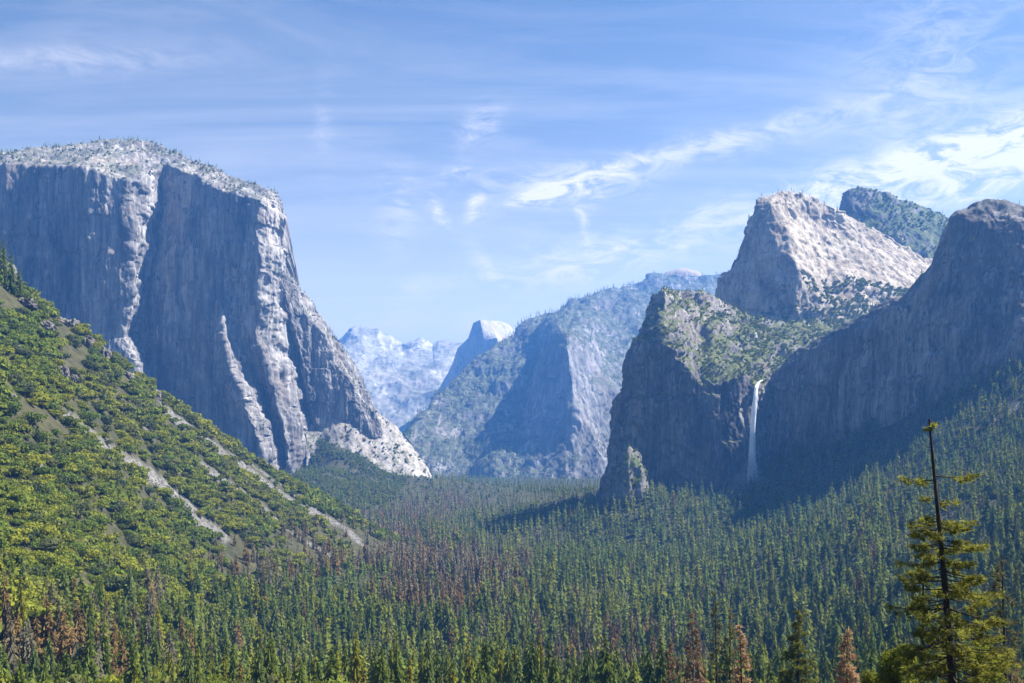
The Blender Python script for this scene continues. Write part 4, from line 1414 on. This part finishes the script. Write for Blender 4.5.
w = bpy.data.worlds.new('World')
scene.world = w
w.use_nodes = True
nt = w.node_tree
nt.nodes.clear()
sky = N(nt, 'ShaderNodeTexSky')
sky.sky_type = 'NISHITA'
sky.sun_disc = False
sky.sun_elevation = radians(SUN_EL)
sky.sun_rotation = radians(SUN_AZ)
sky.altitude = 1500
sky.air_density = 1.0
sky.dust_density = 0.3
sky.ozone_density = 2.5
tc = N(nt, 'ShaderNodeTexCoord')
sx = N(nt, 'ShaderNodeSeparateXYZ', {0: tc.outputs['Generated']})
az = math_(nt, 'MULTIPLY', math_(nt, 'ARCTAN2', sx.outputs[0], sx.outputs[1]), 57.29578)
el = math_(nt, 'MULTIPLY', math_(nt, 'ARCSINE', sx.outputs[2]), 57.29578)


def sky_dir(px, py):
    x, y, z = (px - HX) / F, 1.0, (HY - py) / F
    return math.degrees(math.atan2(x, y)), math.degrees(math.asin(z / math.sqrt(x * x + y * y + z * z)))


# thin high cloud: wind-drawn noise on a flat layer overhead, plus single wisps at their bearings
inv = math_(nt, 'DIVIDE', 1.0, math_(nt, 'MAXIMUM', math_(nt, 'ADD', sx.outputs[2], 0.08), 0.03))
layer = N(nt, 'ShaderNodeCombineXYZ', {0: math_(nt, 'MULTIPLY', sx.outputs[0], inv), 1: math_(nt, 'MULTIPLY', sx.outputs[1], inv), 2: 0.0}).outputs[0]
rot = N(nt, 'ShaderNodeMapping', {'Vector': layer, 'Rotation': (0, 0, radians(-28)), 'Scale': (0.55, 1.9, 1)}).outputs[0]
cir = noise(nt, rot, 1.3, 9.0, 0.62, 1.1)
veil = ramp(nt, cir, [(0.42, 0.0), (0.74, 0.55)])
ae = N(nt, 'ShaderNodeCombineXYZ', {0: az, 1: el, 2: 0.0}).outputs[0]
warp = N(nt, 'ShaderNodeTexNoise', {'Vector': ae, 'Scale': 0.30, 'Detail': 9.0, 'Roughness': 0.62})
wsep = N(nt, 'ShaderNodeSeparateColor', {0: warp.outputs['Color']})
wx = math_(nt, 'MULTIPLY', math_(nt, 'SUBTRACT', wsep.outputs[0], 0.5), 2.6)
wy = math_(nt, 'MULTIPLY', math_(nt, 'SUBTRACT', wsep.outputs[1], 0.5), 2.0)
az_w, el_w = math_(nt, 'ADD', az, wx), math_(nt, 'ADD', el, wy)
tex = ramp(nt, N(nt, 'ShaderNodeTexNoise', {'Vector': N(nt, 'ShaderNodeMapping', {'Vector': ae, 'Rotation': (0, 0, radians(-14)), 'Scale': (.35, 1.0, 1)}).outputs[0], 'Scale': 0.9, 'Detail': 9.0, 'Roughness': 0.7, 'Distortion': 1.2}).outputs['Fac'],
           [(0.40, 0.0), (0.60, 1.0)])


def wisp(px, py, lx, ly, ang, amt, warped=1.0):
    a0, e0 = sky_dir(px, py)
    dx = math_(nt, 'SUBTRACT', az_w if warped else az, a0)
    dy = math_(nt, 'SUBTRACT', el_w if warped else el, e0)
    c, s = cos(radians(ang)), sin(radians(ang))
    u = math_(nt, 'DIVIDE', math_(nt, 'ADD', math_(nt, 'MULTIPLY', dx, c), math_(nt, 'MULTIPLY', dy, s)), lx / 17.0)
    v = math_(nt, 'DIVIDE', math_(nt, 'SUBTRACT', math_(nt, 'MULTIPLY', dy, c), math_(nt, 'MULTIPLY', dx, s)), ly / 17.0)
    d2 = math_(nt, 'ADD', math_(nt, 'MULTIPLY', u, u), math_(nt, 'MULTIPLY', v, v))
    return math_(nt, 'MULTIPLY', math_(nt, 'EXPONENT', math_(nt, 'MULTIPLY', d2, -1.0)), amt)


W = [(575, 187, 55, 14, 8, .95), (525, 203, 30, 7, 18, .6), (480, 125, 14, 22, -40, .45), (440, 212, 5, 16, 35, .6), (478, 205, 8, 16, -25, .6),
     (452, 172, 14, 7, 10, .45), (588, 228, 5, 32, 22, .5), (490, 272, 7, 30, 38, .6), (400, 210, 22, 40, 0, .25), (420, 285, 34, 14, 10, .3),
     (580, 262, 90, 20, 8, .5), (450, 330, 120, 12, 2, .75), (700, 225, 150, 16, 16, .45), (900, 172, 130, 15, 17, .8), (1000, 150, 90, 26, 14, .8),
     (960, 190, 120, 14, 10, .5), (640, 160, 190, 10, 6, .3), (760, 130, 120, 8, 10, .3), (325, 130, 10, 40, 0, .14), (60, 60, 120, 12, 8, .18),
     (930, 60, 60, 80, -30, .22), (830, 190, 25, 14, 30, .4), (360, 322, 60, 10, 4, .5)]
acc = None
for a in W:
    g = wisp(*a)
    acc = g if acc is None else math_(nt, 'ADD', acc, g)
wis = math_(nt, 'MULTIPLY', math_(nt, 'MULTIPLY', acc, tex), 1.4)
low = ramp(nt, math_(nt, 'MULTIPLY', el, 1 / 90.0), [(0.0, 0.85), (0.05, 0.66), (0.09, 0.40), (0.14, 0.18), (0.20, 0.06), (0.27, 0.0)])
ahead = ramp(nt, math_(nt, 'MULTIPLY', math_(nt, 'ADD', math_(nt, 'ABSOLUTE', az), 0.0), 1 / 180.0), [(0.2, 1.0), (0.5, 0.15)])
low = math_(nt, 'MULTIPLY', low, ahead)
cl = math_(nt, 'ADD', math_(nt, 'MULTIPLY', math_(nt, 'MULTIPLY', veil, ahead), 0.48), wis)
cl = math_(nt, 'MINIMUM', cl, 0.96)
CLOUD = 8.0
skyl = mix(nt, low, sky.outputs[0], (12.5, 11.5, 9.6))
skyc = mix(nt, cl, skyl, (CLOUD * 1.08, CLOUD * 1.03, CLOUD))
bg = N(nt, 'ShaderNodeBackground', {'Color': skyc, 'Strength': 0.05})
wo = N(nt, 'ShaderNodeOutputWorld')
nt.links.new(bg.outputs[0], wo.inputs[0])

# the air of the valley
hb0, hb1 = np.array((-9000., -700., -232.)), np.array((9000., 12400., 1260.))
hv = np.array([[(hb0, hb1)[i][0], (hb0, hb1)[j][1], (hb0, hb1)[k][2]] for i in (0, 1) for j in (0, 1) for k in (0, 1)])
hf = np.array([[0, 1, 3, 2], [4, 6, 7, 5], [0, 4, 5, 1], [2, 3, 7, 6], [0, 2, 6, 4], [1, 5, 7, 3]])
m, nt, _, L = nodes('haze')
pv = N(nt, 'ShaderNodeVolumePrincipled', {'Color': (.11, .365, 1.0, 1), 'Density': HAZE, 'Anisotropy': 0.25})
out = N(nt, 'ShaderNodeOutputMaterial')
nt.links.new(pv.outputs[0], out.inputs['Volume'])
hz = obj('haze', mesh_from('haze', hv, hf, m, smooth=False))
tag(hz, 'thin blue haze filling the valley air', 'haze', kind='stuff')

w.cycles.sampling_method = 'MANUAL'
w.cycles.sample_map_resolution = 256
scene.render.engine = 'CYCLES'
cy = scene.cycles
cy.max_bounces = 4
cy.diffuse_bounces = 2
cy.glossy_bounces = 1
cy.transmission_bounces = 2
cy.transparent_max_bounces = 8
cy.volume_bounces = 0
cy.use_denoising = True
cy.denoiser = 'OPENIMAGEDENOISE'
cy.caustics_reflective = False
cy.caustics_refractive = False
scene.render.resolution_x, scene.render.resolution_y = 1024, 683
vs = scene.view_settings
vs.view_transform = 'Standard'
vs.look = 'None'
vs.exposure = EXPOSURE
vs.gamma = 1.0
vs.use_curve_mapping = False
